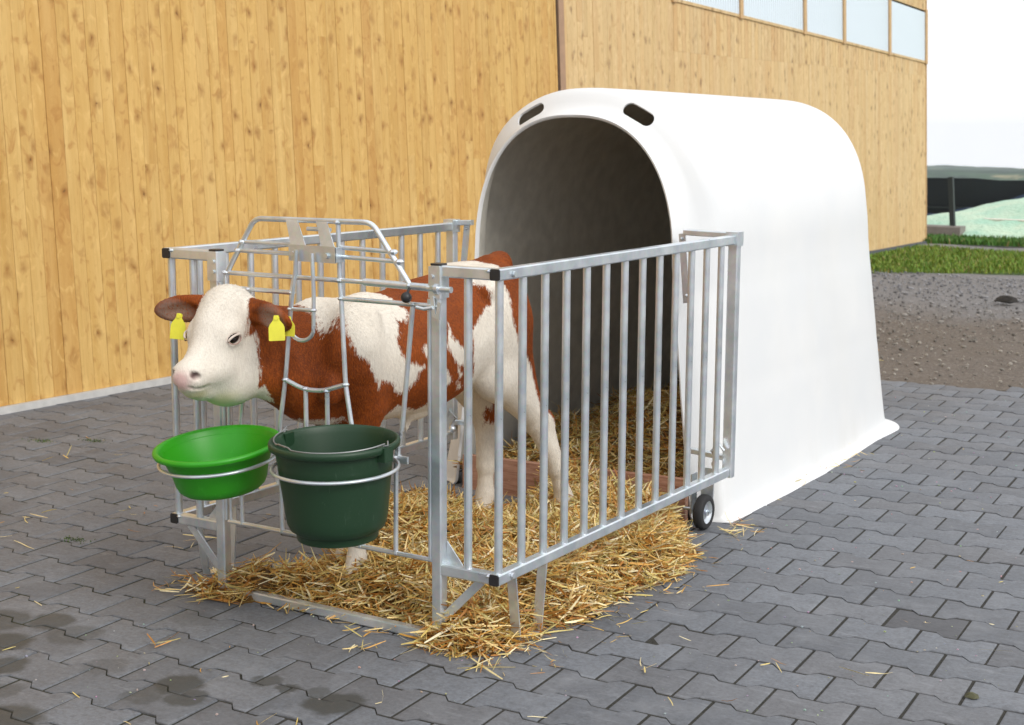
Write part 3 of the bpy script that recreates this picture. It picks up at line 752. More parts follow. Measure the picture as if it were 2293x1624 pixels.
# latch: sliding bolt, black knob, hook
m = MB(); m.tube([(-.235, GY-.006, 1.082), (-.150, GY-.006, 1.082)], .0095); m.tube([(-.205, GY-.006, 1.082), (-.192, GY-.006, 1.082)], .017, 12)
m.sweep([(-.213, -.026, 1.06), (-.205, -.026, 1.005), (-.192, -.026, 1.00), (-.186, -.026, 1.045)], [(.006, -.003), (.006, .003), (-.006, .003), (-.006, -.003)], upv=(0, 1, 0))
m.tube([(-.208, -.03, 1.028), (-.235, -.034, 1.022), (-.262, -.036, 1.026)], .0055); pp(m, 'bolt', None, gate)
m = MB(); m.ball((-.300, GY-.022, 1.052), .0165, 10); m.tube([(-.300, GY-.022, 1.06), (-.296, GY-.006, 1.084)], .004, 8); pp(m, 'knob', BLACKP, gate)

# ------------------------------------------------------------------ buckets in their rings
def circ(c, r, n=48, tilt=None, a0=0, a1=360):
    out = []
    for k in range(n+1 if a1-a0 < 360 else n):
        a = rad(a0+(a1-a0)*k/n); v = Vector((r*math.cos(a), r*math.sin(a), 0))
        if tilt: v = tilt @ v
        out.append(Vector(c)+v)
    return out
BC = Vector((-.432, -.215, .640)); OC = Vector((-.888, -.225, .574))
Tb = Matrix.Rotation(rad(0), 3, 'Y') @ Matrix.Rotation(rad(2), 3, 'X'); To = Matrix.Rotation(rad(-1.5), 3, 'Y') @ Matrix.Rotation(rad(7), 3, 'X')
def ring(C_, T_, dz, r, name='bucket_ring'):
    m = MB(); c = C_+T_ @ Vector((0, 0, dz)); m.tube(circ(c, r, 56, T_), .0054, 10, closed=True, cap=False)
    for dx in (-.09, .09):
        a = c+T_ @ Vector((dx, math.sqrt(r*r-dx*dx), 0)); m.tube([a, (a.x, GY, a.z+.0)], .006)
        m.tube([(a.x, GY-.008, a.z-.03), (a.x, GY-.008, a.z+.03)], .006)
    m.sq((c.x-.13, GY-.016, c.z), (c.x+.13, GY-.016, c.z), .010, .022, ch=.001)
    pp(m, name, None, gate)
ring(BC, Tb, -.082, .1865); ring(OC, To, -.043, .184)
def bucket_mat(name, col, rough):
    q = NT(name); v = q.coord(); f = q.noise(q.coord((1, 1, .35)), 26, 6, .7, 1.2); b = q.noise(v, 5, 4)
    c = q.mix(q.ramp(f, [(.60, 0.), (.74, .30)]), col, tuple(min(1, x*1.6+.06) for x in col))
    c = q.mix(q.ramp(b, [(.45, 0.), (.7, .3)]), c, tuple(x*.75 for x in col)); sc_ = q.noise(q.coord((60, 60, 9), rot=(.5, .3, 0)), 1.5, 3, .7, 2.); c = q.mix(q.ramp(sc_, [(.66, 0.), (.73, .35)]), c, tuple(min(1, x*2.2+.10) for x in col))
    q.bump(f, .06, .002)
    return q.set(Base_Color=c, Roughness=rough)
def pail(name, C_, T_, prof, mat, label, cat):
    e = empty(name, tuple(C_)); e.rotation_euler = T_.to_euler(); tag(e, label, cat)
    m = MB(); m.lathe(prof, 96); m.build('body', mat, e, 50); return e
dk = pail('bucket', BC, Tb, [(0, -.296), (.112, -.296), (.120, -.294), (.1215, -.290), (.122, -.274), (.127, -.270), (.140, -.260), (.1475, -.245), (.1515, -.22), (.1735, -.03), (.1745, -.022), (.187, -.020), (.1925, -.016), (.194, -.004), (.1915, .002), (.186, .004), (.1815, .002), (.1785, -.004), (.1725, -.02), (.1485, -.22), (.141, -.26), (.12, -.275), (0, -.277)],
     bucket_mat('dark_green_plastic', (.010, .040, .0155), .48), 'dark green feed bucket with wire handle hanging on the front gate', 'bucket')
m = MB(); pts = []
for k in range(45):
    a = math.pi*(1+k/44); x = .184*math.cos(a); y = .178*math.sin(a); pts.append((x, y*.93, .010-.010*math.sin(-a)+(.006 if 14 < k < 20 else 0)))
hd = [(-.188, .01, .016), (-.196, .0, .006), (-.186, -.006, .004)]+pts+[(.186, -.006, .004), (.196, .0, .006), (.188, .01, .016)]
m.tube(hd, .0024, 8); m.tube([pts[13], pts[18]], .0034, 8); m.build('handle', plain('dull_wire', (.30, .31, .31), .45, .7), dk)
DKL = bucket_mat('dark_green_lug', (.010, .040, .0155), .48)
for s in (-1, 1): m = MB(); m.box(s*.178-.014+.006*s, s*.178+.014+.006*s, -.020, .020, -.042, .001); m.build('handle_lug', DKL, dk)
m = MB()
lg = pail('feed_bowl', OC, To, [(0, -.144), (.108, -.144), (.122, -.140), (.134, -.130), (.142, -.112), (.149, -.080), (.170, -.022), (.172, -.015), (.188, -.013), (.1965, -.010), (.199, -.003), (.197, .003), (.190, .006), (.182, .004), (.178, -.002), (.166, -.03), (.146, -.082), (.138, -.115), (.125, -.132), (.10, -.138), (0, -.138)],
     bucket_mat('bright_green_plastic', (.026, .30, .006), .42), 'bright grass green feed bowl held in a wire ring left of the dark bucket', 'bowl')

# ------------------------------------------------------------------ straw
def bed_h(x, y):
    # height of the straw bed (0 outside)
    n = .5+.25*math.sin(x*9+y*5)+.25*math.sin(y*13-x*7+1)
    l = -1.02+.10*math.sin(y*6)-.16*max(0, min(1, (.25-y)/.3)) + .16*max(0, min(1, (y-.9)/.5)); r = .085+.03*math.sin(y*8)-.02*y-.10*max(0, min(1, (.42-y)/.15))
    if y > 1.28: r -= (y-1.28)*.75
    f = (.014 if -.95 < x < -.25 else -.06)+.012*math.sin(x*11)
    d = min((x-l)/.16, (r-x)/.13, (y-f)/.12, 1)
    if y > 1.62: return 0
    if d <= 0: return 0
    d = d*d*(3-2*d)
    h = .084+.055*n+.02*max(0, min(1, (-.75-x)/.2))+.03*max(0, min(1, (y-.2)/1.0))
    h += .05*math.exp(-((x+.75)**2/.10+(y-.58)**2/.06))-.075*math.exp(-((x+.60)**2/.06+(y-1.16)**2/.035))
    h -= .05*math.exp(-((x+.84)**2/.012+(y-.22)**2/.010))+.045*math.exp(-((x+.68)**2/.010+(y-.09)**2/.010))
    return h*d
def in_h(x, y):
    if y < 1.69: return 0
    k = max(0, min(1, (y-1.7)/.9)); s = max(0, min(1, (x+1.15)/.9))
    return .07+.10*k+.27*k*s+.03*math.sin(x*9+y*8)
STR_COL = [(.72, .47, .13), (.62, .33, .065), (.86, .65, .28), (.52, .23, .04), (.92, .80, .48), (.72, .56, .18), (.60, .50, .17), (.44, .18, .03)]
def blade(m, x, y, z, rg, L, wd, pitch, col, az=None, curl=None):
    az = rg.uniform(0, 6.283) if az is None else az; p = Vector((x, y, z)); dirv = Vector((math.cos(az)*math.cos(pitch), math.sin(az)*math.cos(pitch), math.sin(pitch)))
    side = dirv.cross(Vector((0, 0, 1))).normalized(); roll = rg.uniform(-1.2, 1.2); nrm = side.cross(dirv)
    side = side*math.cos(roll)+nrm*math.sin(roll); bend = rg.uniform(-1.5, 1.5) if curl is None else curl; kink = rg.random() < .25
    n = 3; vs = []; q_ = p-dirv*L*.5; d = dirv.copy()
    bx = Vector((rg.uniform(-1, 1), rg.uniform(-1, 1), rg.uniform(-1, .3)))*.5
    for i in range(n+1):
        w2 = wd*(.55 if i in (0, n) else 1)
        vs += [q_-side*w2, q_+side*w2]
        if i < n:
            d = (d+bx*bend*.5*(2.0 if kink and i == 1 else 1)).normalized(); q_ = q_+d*(L/n)
    m.add([(v.x, v.y, max(v.z, .002)) for v in vs], [(2*i, 2*i+1, 2*i+3, 2*i+2) for i in range(n)], col)
def strawcol(rg, warm):
    c = rg.choice(STR_COL if rg.random() < .5 else (STR_COL[:2]+[STR_COL[3], STR_COL[7]] if rg.random() < warm else STR_COL[2:3]+STR_COL[4:7])); g = rg.uniform(.72, 1.12)
    return (c[0]*g, c[1]*g, c[2]*g)
q = NT('straw'); at = q.n('ShaderNodeAttribute', attribute_name='tone'); v = q.coord(); nz = q.noise(v, 90, 3)
cst = q.mix(q.ramp(nz, [(.36, .22), (.55, 0.)]), at.outputs['Color'], (.20, .10, .03))
STRAW = q.set(Base_Color=cst, Roughness=.48)
def base_mound(hf, x0, x1, y0, y1, n, name):
    vs = []; fs = []; nx = int((x1-x0)/n); ny = int((y1-y0)/n); keep = {}
    H_ = [[hf(x0+i*n, y0+j*n) for i in range(nx+1)] for j in range(ny+1)]
    for j in range(ny+1):
        for i in range(nx+1): vs.append((x0+i*n, y0+j*n, H_[j][i]*.80-.004+.006*math.sin(i*2.1)*math.sin(j*1.7)))
    for j in range(ny):
        for i in range(nx):
            if max(H_[j][i], H_[j+1][i], H_[j][i+1], H_[j+1][i+1]) > 0: k = j*(nx+1)+i; fs.append((k, k+1, k+nx+2, k+nx+1))
    return vs, fs
rg = random.Random(99); m = MB()
vs, fs = base_mound(bed_h, -1.35, .2, -.15, 1.65, .02, 'x'); m.add(vs, fs, (.13, .065, .016))  # mound coloured dark to stand for shaded gaps between the blades
cnt = 0
while cnt < 26000:
    x = rg.uniform(-1.32, .18); y = rg.uniform(-.14, 1.64); h = bed_h(x, y)
    edge = 0
    if h < .004:
        # frayed rim: blades just outside the bed
        ok = any(bed_h(x+dx, y+dy) > .01 for dx, dy in ((.05, 0), (-.05, 0), (0, .05), (0, -.05)))
        if not ok or rg.random() > .30: continue
        edge = 1
    depth = rg.random()**2
    z = h*(1.04-.30*depth)+(.004 if not edge else .003)
    if edge and -.95 < x < -.25 and rg.random() < .75: continue
    wm = .75 if (y < .55 and x < -.75) or (x > -.15 and y < .5) else .42
    c = strawcol(rg, wm); sh = 1
    L = rg.choice([.03, .045, .06, .075, .09, .115, .15]) ; wd = rg.choice([.0012, .0018, .0026, .0036])
    blade(m, x, y, z+.004, rg, L, wd, rg.gauss(0, .36) if not edge else rg.gauss(0, .06), c); cnt += 1
for k in range(2600):
    x = rg.uniform(-1.28, .14); y = rg.uniform(-.10, 1.60); h = bed_h(x, y)
    if h < .012: continue
    c = rg.choice([(.90, .76, .42), (.82, .62, .26), (.78, .66, .30), (.94, .86, .60), (.66, .58, .24), (.70, .40, .10)]); g_ = rg.uniform(.8, 1.05)
    blade(m, x, y, h*1.02+.006, rg, rg.uniform(.08, .19), rg.uniform(.0018, .0040), rg.gauss(0, .22), tuple(t*g_ for t in c), None, rg.uniform(-1.3, 1.3))
bed = m.build('straw_bedding', STRAW, smooth=None); tag(bed, 'thick golden straw bedding covering the floor of the pen', 'straw', kind='stuff')
m = MB(); vs, fs = base_mound(in_h, -1.32, -.16, 1.70, 4.05, .03, 'x'); m.add(vs, fs, (.13, .065, .016))  # same dark mound colour, painting the shade between blades
for k in range(9000):
    y = 1.70+2.3*rg.random()**1.4; x = rg.uniform(-1.28, -.18)
    blade(m, x, y, in_h(x, y)*rg.uniform(.82, 1.0)+.012, rg, rg.choice([.05, .07, .09, .12]), rg.choice([.0018, .0024, .0034]), rg.gauss(0, .32), strawcol(rg, .55))
tag(m.build('hutch_straw', STRAW, smooth=None), 'straw heaped inside the hutch behind the brown board', 'straw', kind='stuff')
# strays on the paving, along the hutch foot and in front
m = MB()
def clump(cx, cy, n, s, L=(.04, .09)):
    for k in range(n):
        blade(m, cx+rg.gauss(0, s), cy+rg.gauss(0, s), .006+.012*rg.random(), rg, rg.uniform(*L), rg.uniform(.0012, .0024), rg.gauss(0, .12), strawcol(rg, .1))
for c_ in [(.12, .50, 10, .03), (.05, 1.62, 16, .03), (.02, 1.75, 10, .025), (-.35, -.16, 9, .03), (-.45, -.02, 9, .04), (-.62, -.01, 7, .03), (-.33, .0, 9, .04), (-.8, .0, 7, .03), (-.15, -.06, 16, .04), (-1.12, -.02, 18, .05), (-1.05, .05, 18, .05), (.02, -.10, 14, .03), (.07, .05, 10, .03), (-.9, -.5, 5, .02), (.42, .12, 4, .03), (.75, .35, 3, .03), (.20, .85, 5, .05),
           (-.06, 2.6, 12, .06), (-.03, 2.9, 14, .07), (-.04, 3.2, 9, .06), (-1.3, .02, 10, .04), (-1.25, -.05, 12, .04), (-2.4, .3, 4, .05), (-2.1, .55, 4, .05), (-3.2, 1.1, 4, .08), (-2.0, 1.3, 4, .1), (-1.6, .35, 3, .05), (-.2, -.75, 4, .03), (-1.9, -.55, 3, .02)]: clump(*c_)
for k in range(140):
    x, y = rg.uniform(-3.4, 2.0), rg.uniform(-1.4, 4.5)
    blade(m, x, y, .005, rg, rg.uniform(.015, .07), rg.uniform(.0009, .0018), 0, strawcol(rg, .2))
for k in range(80):
    t = rg.random()**1.5; y = -.12+1.9*rg.random(); x = .10+.16*t; blade(m, x-.03*y, y, .005, rg, rg.uniform(.015, .06), rg.uniform(.0009, .0018), 0, strawcol(rg, .3))
for p, L, az, cu in (((.045, -.135), .20, -.55, .1), ((.04, -.12), .17, .75, .1), ((.0, -.10), .14, -1.1, .2), ((.95, .42), .10, 2.9, .0), ((1.02, .45), .09, .5, .9), ((1.25, .82), .10, .4, .0), ((1.5, .93), .15, -.3, .0), ((-1.62, .45), .16, .25, .1), ((-2.25, .02), .10, .9, .3), ((-2.1, .02), .14, -.1, .3)):
    blade(m, p[0], p[1], .010, rg, L, .0030 if L > .15 else .002, .0, (.72, .60, .30), az, cu)
tag(m.build('stray_straw', STRAW, smooth=None), 'loose straws scattered on the paving around the pen', 'straw', kind='stuff')

# ------------------------------------------------------------------ calf: one surface grown from blended volumes
VX = .0062
GX0, GX1, GY0, GY1, GZ0, GZ1 = -1.30, -.40, -.46, 1.38, .03, 1.17
gx = np.arange(GX0, GX1, VX, dtype=np.float32); gy = np.arange(GY0, GY1, VX, dtype=np.float32); gz = np.arange(GZ0, GZ1, VX, dtype=np.float32)
FLD = np.full((len(gx), len(gy), len(gz)), .2, np.float32)
def sub(lo, hi, mg):
    return tuple(slice(max(0, int((l-mg-g[0])/VX)), max(0, min(len(g), int((h+mg-g[0])/VX)+2))) for l, h, g in zip(lo, hi, (gx, gy, gz)))
def comb(sl, d, k, mode='add'):
    a = FLD[sl]
    if mode == 'add':
        h = np.clip(.5+.5*(a-d)/k, 0, 1); FLD[sl] = a*(1-h)+d*h-k*h*(1-h)
    else:
        h = np.clip(.5-.5*(a+d)/k, 0, 1); FLD[sl] = a*(1-h)-d*h+k*h*(1-h)
def grid(sl): return np.meshgrid(gx[sl[0]], gy[sl[1]], gz[sl[2]], indexing='ij', sparse=True)
def cone(a, b, ra, rb, k=.03, mode='add', mg=.07, sq=None):
    a = np.array(a, np.float32); b = np.array(b, np.float32); rm = max(ra, rb)
    sl = sub(np.minimum(a, b)-rm, np.maximum(a, b)+rm, mg); X, Y, Z = grid(sl); ba = b-a; L2 = float(ba@ba)+1e-9
    t = np.clip(((X-a[0])*ba[0]+(Y-a[1])*ba[1]+(Z-a[2])*ba[2])/L2, 0, 1)
    dx, dy, dz = X-a[0]-t*ba[0], Y-a[1]-t*ba[1], Z-a[2]-t*ba[2]
    if sq is not None: dx, dy, dz = dx/sq[0], dy/sq[1], dz/sq[2]
    comb(sl, np.sqrt(dx*dx+dy*dy+dz*dz)-(ra+t*(rb-ra)), k, mode)
def ell(c, r, R=None, k=.03, mode='add', mg=.07):
    c = np.array(c, np.float32); R = np.eye(3) if R is None else np.array(R); rm = np.abs(R)@np.array(r)
    sl = sub(c-rm, c+rm, mg); X, Y, Z = grid(sl); X = X-c[0]; Y = Y-c[1]; Z = Z-c[2]
    L = [X*R[0, i]+Y*R[1, i]+Z*R[2, i] for i in range(3)]
    k0 = np.sqrt(sum((l/q_)**2 for l, q_ in zip(L, r))); k1 = np.sqrt(sum((l/q_**2)**2 for l, q_ in zip(L, r)))+1e-9
    comb(sl, (k0*(k0-1)/k1).astype(np.float32), k, mode)
def trunk(st, k=.04):
    Ys = [s[0] for s in st]; sl = sub((-1.1, Ys[0]-.05, .4), (-.4, Ys[-1]+.05, 1.2), .02); X, Y, Z = grid(sl)
    f = lambda i: np.interp(Y, Ys, [s[i] for s in st])
    xc, zc, hw, hh = f(1), f(2), f(3), f(4)
    q_ = np.sqrt(((X-xc)/hw)**2+((Z-zc)/hh)**2); d = (q_-1)*np.minimum(hw, hh)
    e = np.maximum(Ys[0]-Y, Y-Ys[-1]); d = np.maximum(d, e); comb(sl, d.astype(np.float32), k)
def smooth_st(keys, n=40):
    ks = np.array(keys, float); t = np.linspace(0, 1, n); T = np.linspace(0, 1, len(ks)); out = []
    y = np.linspace(ks[0, 0], ks[-1, 0], n)
    cols = [y]
    for c in range(1, 5):
        v = np.interp(y, ks[:, 0], ks[:, c]); 
        for _ in range(6): v[1:-1] = (v[:-2]+2*v[1:-1]+v[2:])/4
        cols.append(v)
    return list(zip(*cols))
# y, x centre, z centre, half width, half height
trunk(smooth_st([(.045, -.815, .755, .045, .06), (.09, -.805, .755, .085, .12), (.15, -.785, .755, .125, .180), (.24, -.755, .770, .148, .205), (.36, -.725, .785, .162, .213), (.50, -.705, .790, .172, .222), (.64, -.69, .800, .175, .222),
       (.76, -.68, .828, .172, .208), (.86, -.67, .862, .160, .192), (.95, -.665, .885, .145, .178), (1.02, -.66, .90, .115, .150), (1.07, -.66, .905, .07, .10), (1.09, -.66, .905, .03, .05)]))
# withers, spine, hips
cone((-.74, .20, .950), (-.74, .32, .957), .040, .040, .05); cone((-.705, .5, .985), (-.67, .91, 1.035), .030, .032, .05)
for s in (1, -1):
    cone((-.67+s*.085, .84, 1.015), (-.66+s*.07, .99, 1.0), .045, .045, .06)
    # thigh, leg, hock, cannon, fetlock
    tx = -.66+s*.085
    if s > 0:
        J = [(tx+.0, .91, .86), (-.560, .87, .66), (-.540, 1.105, .475), (-.535, 1.165, .455), (-.510, 1.215, .27), (-.500, 1.258, .145), (-.500, 1.243, .075)]
    else:
        J = [(tx, .92, .86), (-.745, .90, .66), (-.765, 1.10, .470), (-.765, 1.13, .45), (-.755, 1.10, .27), (-.755, 1.095, .155), (-.755, 1.065, .085)]
    ell(J[0], (.085, .150, .17), k=.06); cone(J[0], J[1], .105, .078, .06, sq=(.85, 1.05, 1)); cone(J[1], J[2], .075, .040, .05); cone((J[0][0], J[0][1]+.06, J[0][2]-.03), J[2], .085, .034, .06, sq=(.8, 1, 1))
    cone(J[2], J[3], .036, .028, .02); ell((J[3][0], J[3][1]+.004, J[3][2]+.012), (.022, .026, .036), k=.025)
    cone(J[3], J[4], .034, .028, .025); cone((J[2][0], J[2][1]-.005, J[2][2]-.02), J[4], .032, .028, .03); cone(J[4], J[5], .027, .034, .02); cone(J[5], J[6], .033, .034, .02)
    # fore leg
    fx = -.655 if s > 0 else -.845
    if s > 0: K = [(-.668, .17, .84), (-.660, .235, .64), (-.655, .180, .385), (-.660, .178, .19), (-.660, .175, .145), (-.660, .145, .085)]
    else: K = [(-.85, .18, .84), (-.852, .25, .64), (-.850, .33, .39), (-.848, .375, .20), (-.848, .38, .15), (-.848, .345, .09)]
    ell((K[0][0], K[0][1]+.02, K[0][2]), (.065, .105, .15), k=.07); cone(K[0], K[1], .085, .055, .06); cone(K[1], K[2], .050, .033, .03); ell(K[2], (.034, .036, .045), k=.02)
    cone(K[2], K[3], .031, .0235, .02); cone(K[3], K[4], .025, .031, .02); cone(K[4], K[5], .029, .031, .02)
# bone and muscle under the hide: shoulder blade, point of shoulder, hip, flank hollow, neck folds
for s in (1, -1):
    cone((-.735+s*.095, .24, .95), (-.75+s*.125, .16, .78), .022, .030, .035); ell((-.79+s*.105, .085, .72), (.035, .035, .05), k=.035)
    ell((-.67+s*.125, .79, .985), (.030, .040, .030), k=.030); ell((-.675+s*.185, .70, .90), (.022, .07, .07), k=.03, mode='cut')
    ell((-.70+s*.185, .36, .70), (.014, .035, .10), k=.025, mode='cut')
# brisket, neck, throat
ell((-.825, .115, .735), (.095, .095, .135), k=.06)
cone((-.79, .20, .812), (-.90, .045, .855), .128, .098, .07, sq=(.80, 1, 1.12)); cone((-.90, .045, .865), (-.940, -.045, .895), .094, .086, .05, sq=(.82, 1, 1.12))
cone((-.845, .105, .74), (-.925, -.05, .765), .080, .058, .07)
# head frame: a forward, s to the calf's left, z up
YAW = rad(8); HO = np.array((-.960, -.050, -.022)); fa = np.array((math.sin(YAW), -math.cos(YAW), 0.)); ls = np.array((math.cos(YAW), math.sin(YAW), 0.)); uz = np.array((0, 0, 1.))
def H(a, s, z): return tuple(HO+fa*a+ls*s+uz*z)
def HR(pitch=0, yaw_=0, roll=0):
    Rm = Matrix(((fa[0], ls[0], 0), (fa[1], ls[1], 0), (0, 0, 1)))
    Rl = Matrix.Rotation(roll, 3, 'X') @ Matrix.Rotation(0, 3, 'Z')
    return np.array(Rm @ Matrix.Rotation(yaw_, 3, 'Z') @ Matrix.Rotation(-pitch, 3, 'Y') @ Rl)
ell(H(.035, 0, .980), (.095, .083, .088), HR(), k=.03)                        # cranium
ell(H(.045, 0, 1.033), (.055, .055, .035), HR(), k=.045)                      # poll bump
ell(H(.090, 0, .950), (.095, .074, .085), HR(rad(-38)), k=.04)                # forehead
cone(H(.125, 0, .915), H(.230, 0, .840), .055, .038, .04)                     # bridge
for s in (1, -1):
    ell(H(.068, s*.039, .838), (.105, .042, .106), HR(rad(-8)), k=.05)        # cheek
    ell(H(.118, s*.066, .935), (.042, .022, .032), HR(rad(-25), rad(-s*12)), k=.025)       # brow / eye bulge
    cone(H(.15, s*.030, .825), H(.235, s*.023, .810), .047, .032, .035)
ell(H(.250, 0, .812), (.045, .045, .044), HR(rad(-20)), k=.03)                # muzzle
ell(H(.270, 0, .810), (.024, .040, .040), HR(rad(-14)), k=.012); ell(H(.262, 0, .852), (.022, .026, .012), HR(rad(-25)), k=.012)                # nose pad
for s in (1, -1): ell(H(.265, s*.030, .830), (.026, .018, .018), HR(rad(-20)), k=.015)
cone(H(.035, 0, .758), H(.195, 0, .765), .057, .029, .045)                     # lower jaw
cone(H(.18, 0, .772), H(.238, 0, .772), .033, .024, .02)                      # chin
cone(H(-.01, 0, .81), H(.06, 0, .78), .070, .066, .06)
# mouth line and nostrils carved in
for s in (1, -1):
    cone(H(.284, s*.024, .788), H(.200, s*.064, .782), .0040, .0040, .006, 'cut', .03)
    ell(H(.279, s*.041, .826), (.020, .014, .011), HR(rad(35), rad(-s*30)), k=.006, mode='cut', mg=.03)
    ell(H(.130, s*.089, .925), (.020, .010, .013), HR(rad(-20), rad(-s*18)), k=.010, mode='cut', mg=.03)     # eye socket
    # ears: flat leaves with a hollow front
    base = np.array(H(.020, s*.072, 1.003)); ex = ls*s*.96+fa*.34+uz*(-.14 if s > 0 else -.10); ex /= np.linalg.norm(ex)
    n_ = fa*.92+uz*(-.40)-ex*np.dot(fa*.92+uz*(-.40), ex); n_ /= np.linalg.norm(n_); up_ = np.cross(ex, n_); R3 = np.stack([ex, up_, n_], axis=1)
    ell(base+ex*(.098 if s > 0 else .085), (.108, .050, .019), R3, k=.014); cone(base-ex*.01, base+ex*.035, .036, .032, .02)
    ell(base+ex*(.118 if s > 0 else .103)+n_*.023, (.072, .032, .016), R3, k=.008, mode='cut', mg=.03)
# tail
TL = [(-.655, 1.035, 1.055), (-.648, 1.095, 1.01), (-.635, 1.115, .90), (-.62, 1.13, .76), (-.60, 1.155, .62), (-.59, 1.175, .52)]
for i, (a, b) in enumerate(zip(TL[:-1], TL[1:])): cone(a, b, (.034, .025, .021, .019, .022, .022)[i], (.025, .021, .019, .022, .024, .01)[i], .02)
cone((-.655, .96, 1.06), (-.655, 1.03, 1.055), .030, .040, .04)
# navel / sheath
ell((-.69, .55, .575), (.03, .07, .025), k=.04); cone((-.69, .50, .57), (-.69, .495, .525), .014, .008, .02)

def surface_nets(F):
    s = F < 0; nx, ny, nz = F.shape
    acc = np.zeros((nx-1, ny-1, nz-1, 3), np.float32); cn_ = np.zeros((nx-1, ny-1, nz-1), np.float32)
    for ax in range(3):
        a = [slice(None)]*3; b = [slice(None)]*3; a[ax] = slice(0, -1); b[ax] = slice(1, None)
        A, B = F[tuple(a)], F[tuple(b)]; cr_ = (A < 0) != (B < 0); t = np.where(cr_, A/(A-B+1e-12), 0).astype(np.float32)
        o1, o2 = [i for i in range(3) if i != ax]
        for i in (0, 1):
            for j in (0, 1):
                sl = [None]*3; sl[ax] = slice(None); n1, n2 = F.shape[o1]-1, F.shape[o2]-1
                sl[o1] = slice(i, i+n1); sl[o2] = slice(j, j+n2); c = cr_[tuple(sl)]
                cn_ += c; acc[..., ax] += t[tuple(sl)]*c; acc[..., o1] += i*c; acc[..., o2] += j*c
    act = cn_ > 0; idx = -np.ones(act.shape, np.int64); idx[act] = np.arange(act.sum()); base = np.argwhere(act); P = base+acc[act]/cn_[act][:, None]
    quads = []
    for ax in range(3):
        o1, o2 = [(1, 2), (2, 0), (0, 1)][ax]; a = [slice(None)]*3; b = [slice(None)]*3; a[ax] = slice(0, -1); b[ax] = slice(1, None)
        A, B = s[tuple(a)], s[tuple(b)]; e = np.argwhere(A != B)
        ok = (e[:, o1] > 0) & (e[:, o2] > 0) & (e[:, o1] < F.shape[o1]-1) & (e[:, o2] < F.shape[o2]-1); e = e[ok]
        fl = A[tuple(e.T)]
        def g(d1, d2): q_ = e.copy(); q_[:, o1] -= d1; q_[:, o2] -= d2; return idx[tuple(q_.T)]
        Q = np.stack([g(1, 1), g(0, 1), g(0, 0), g(1, 0)], 1); Q[~fl] = Q[~fl][:, ::-1]; quads.append(Q)
    return P, np.concatenate(quads)
P, Q = surface_nets(FLD); del FLD
P = P*VX+np.array((gx[0], gy[0], gz[0]))
E_ = np.concatenate([Q[:, [0, 1]], Q[:, [1, 2]], Q[:, [2, 3]], Q[:, [3, 0]]]); E_ = np.concatenate([E_, E_[:, ::-1]])
deg = np.bincount(E_[:, 0], minlength=len(P)).astype(float)
for it in range(3):
    for lam in (.5, -.52):
        S = np.stack([np.bincount(E_[:, 0], weights=P[E_[:, 1], c], minlength=len(P)) for c in range(3)], 1)/deg[:, None]; P = P+lam*(S-P)
CAX, CAY = -.70, .45
calf = empty('calf', (CAX, CAY, 0)); tag(calf, 'brown and white calf standing in straw with its head through the gate', 'calf')
me = bpy.data.meshes.new('body'); me.from_pydata((P-np.array((CAX, CAY, 0))).tolist(), [], Q.tolist()); me.shade_smooth()
body = bpy.data.objects.new('body', me); COL.objects.link(body); body.parent = calf

def psd(pts, y, z):          # signed distance to a closed outline, positive inside
    pts = np.array(pts); a = pts; b = np.roll(pts, -1, 0); best = np.full(len(y), 9.); ins = np.zeros(len(y), bool)
    for (ay, az), (by, bz) in zip(a, b):
        ey, ez = by-ay, bz-az; t = np.clip(((y-ay)*ey+(z-az)*ez)/(ey*ey+ez*ez+1e-12), 0, 1)
        best = np.minimum(best, (y-ay-t*ey)**2+(z-az-t*ez)**2)
        c = ((az > z) != (bz > z)); ins ^= c & (y < ey*(z-az)/(ez+1e-12)+ay)
    return np.where(ins, 1, -1)*np.sqrt(best)
PA = [(.124,.983),(.124,1.09),(.38,1.09),(.38,.969),(.400,.944),(.376,.92),(.341,.918),(.316,.861),(.32,.815),(.339,.788),(.412,.762),(.385,.746),(.388,.719),(.363,.695),(.324,.678),(.285,.725),(.218,.741),(.210,.715),(.159,.786),(.138,.825),(.108,.837),(.100,.872),(.095,.902),(.100,.925),(.110,.935),(.118,.959)]
PWR = [(.60,.56),(.66,.60),(.70,.65),(.679,.703),(.650,.786),(.652,.862),(.684,.883),(.721,.911),(.774,.939),(.764,.982),(.753,1.019),(.80,1.14),(.885,1.14),(.89,1.06),(.865,1.04),(.84,1.016),(.858,.972),(.853,.934),(.845,.893),(.862,.842),(.891,.787),(.968,.736),(1.019,.691),(1.050,.614),(1.059,.555),(1.068,.524),(1.12,.49),(1.4,.49),(1.4,-.1),(.60,-.1)]
PB = [(.30,.2),(.300,.575),(.325,.612),(.347,.638),(.40,.618),(.45,.602),(.50,.626),(.53,.621),(.58,.595),(.66,.56),(.66,.2)]
SPOTS = [[(.405,.822),(.425,.838),(.444,.795),(.436,.780)], [(.541,.899),(.545,.852),(.600,.803),(.622,.741),(.577,.752),(.531,.800),(.515,.828),(.528,.86)], [(.512,.742),(.562,.700),(.545,.680),(.510,.705)], [(.574,.742),(.606,.709),(.598,.700)], [(.588,.690),(.636,.661),(.620,.655)], [(.46,.80),(.475,.78),(.468,.765)]]
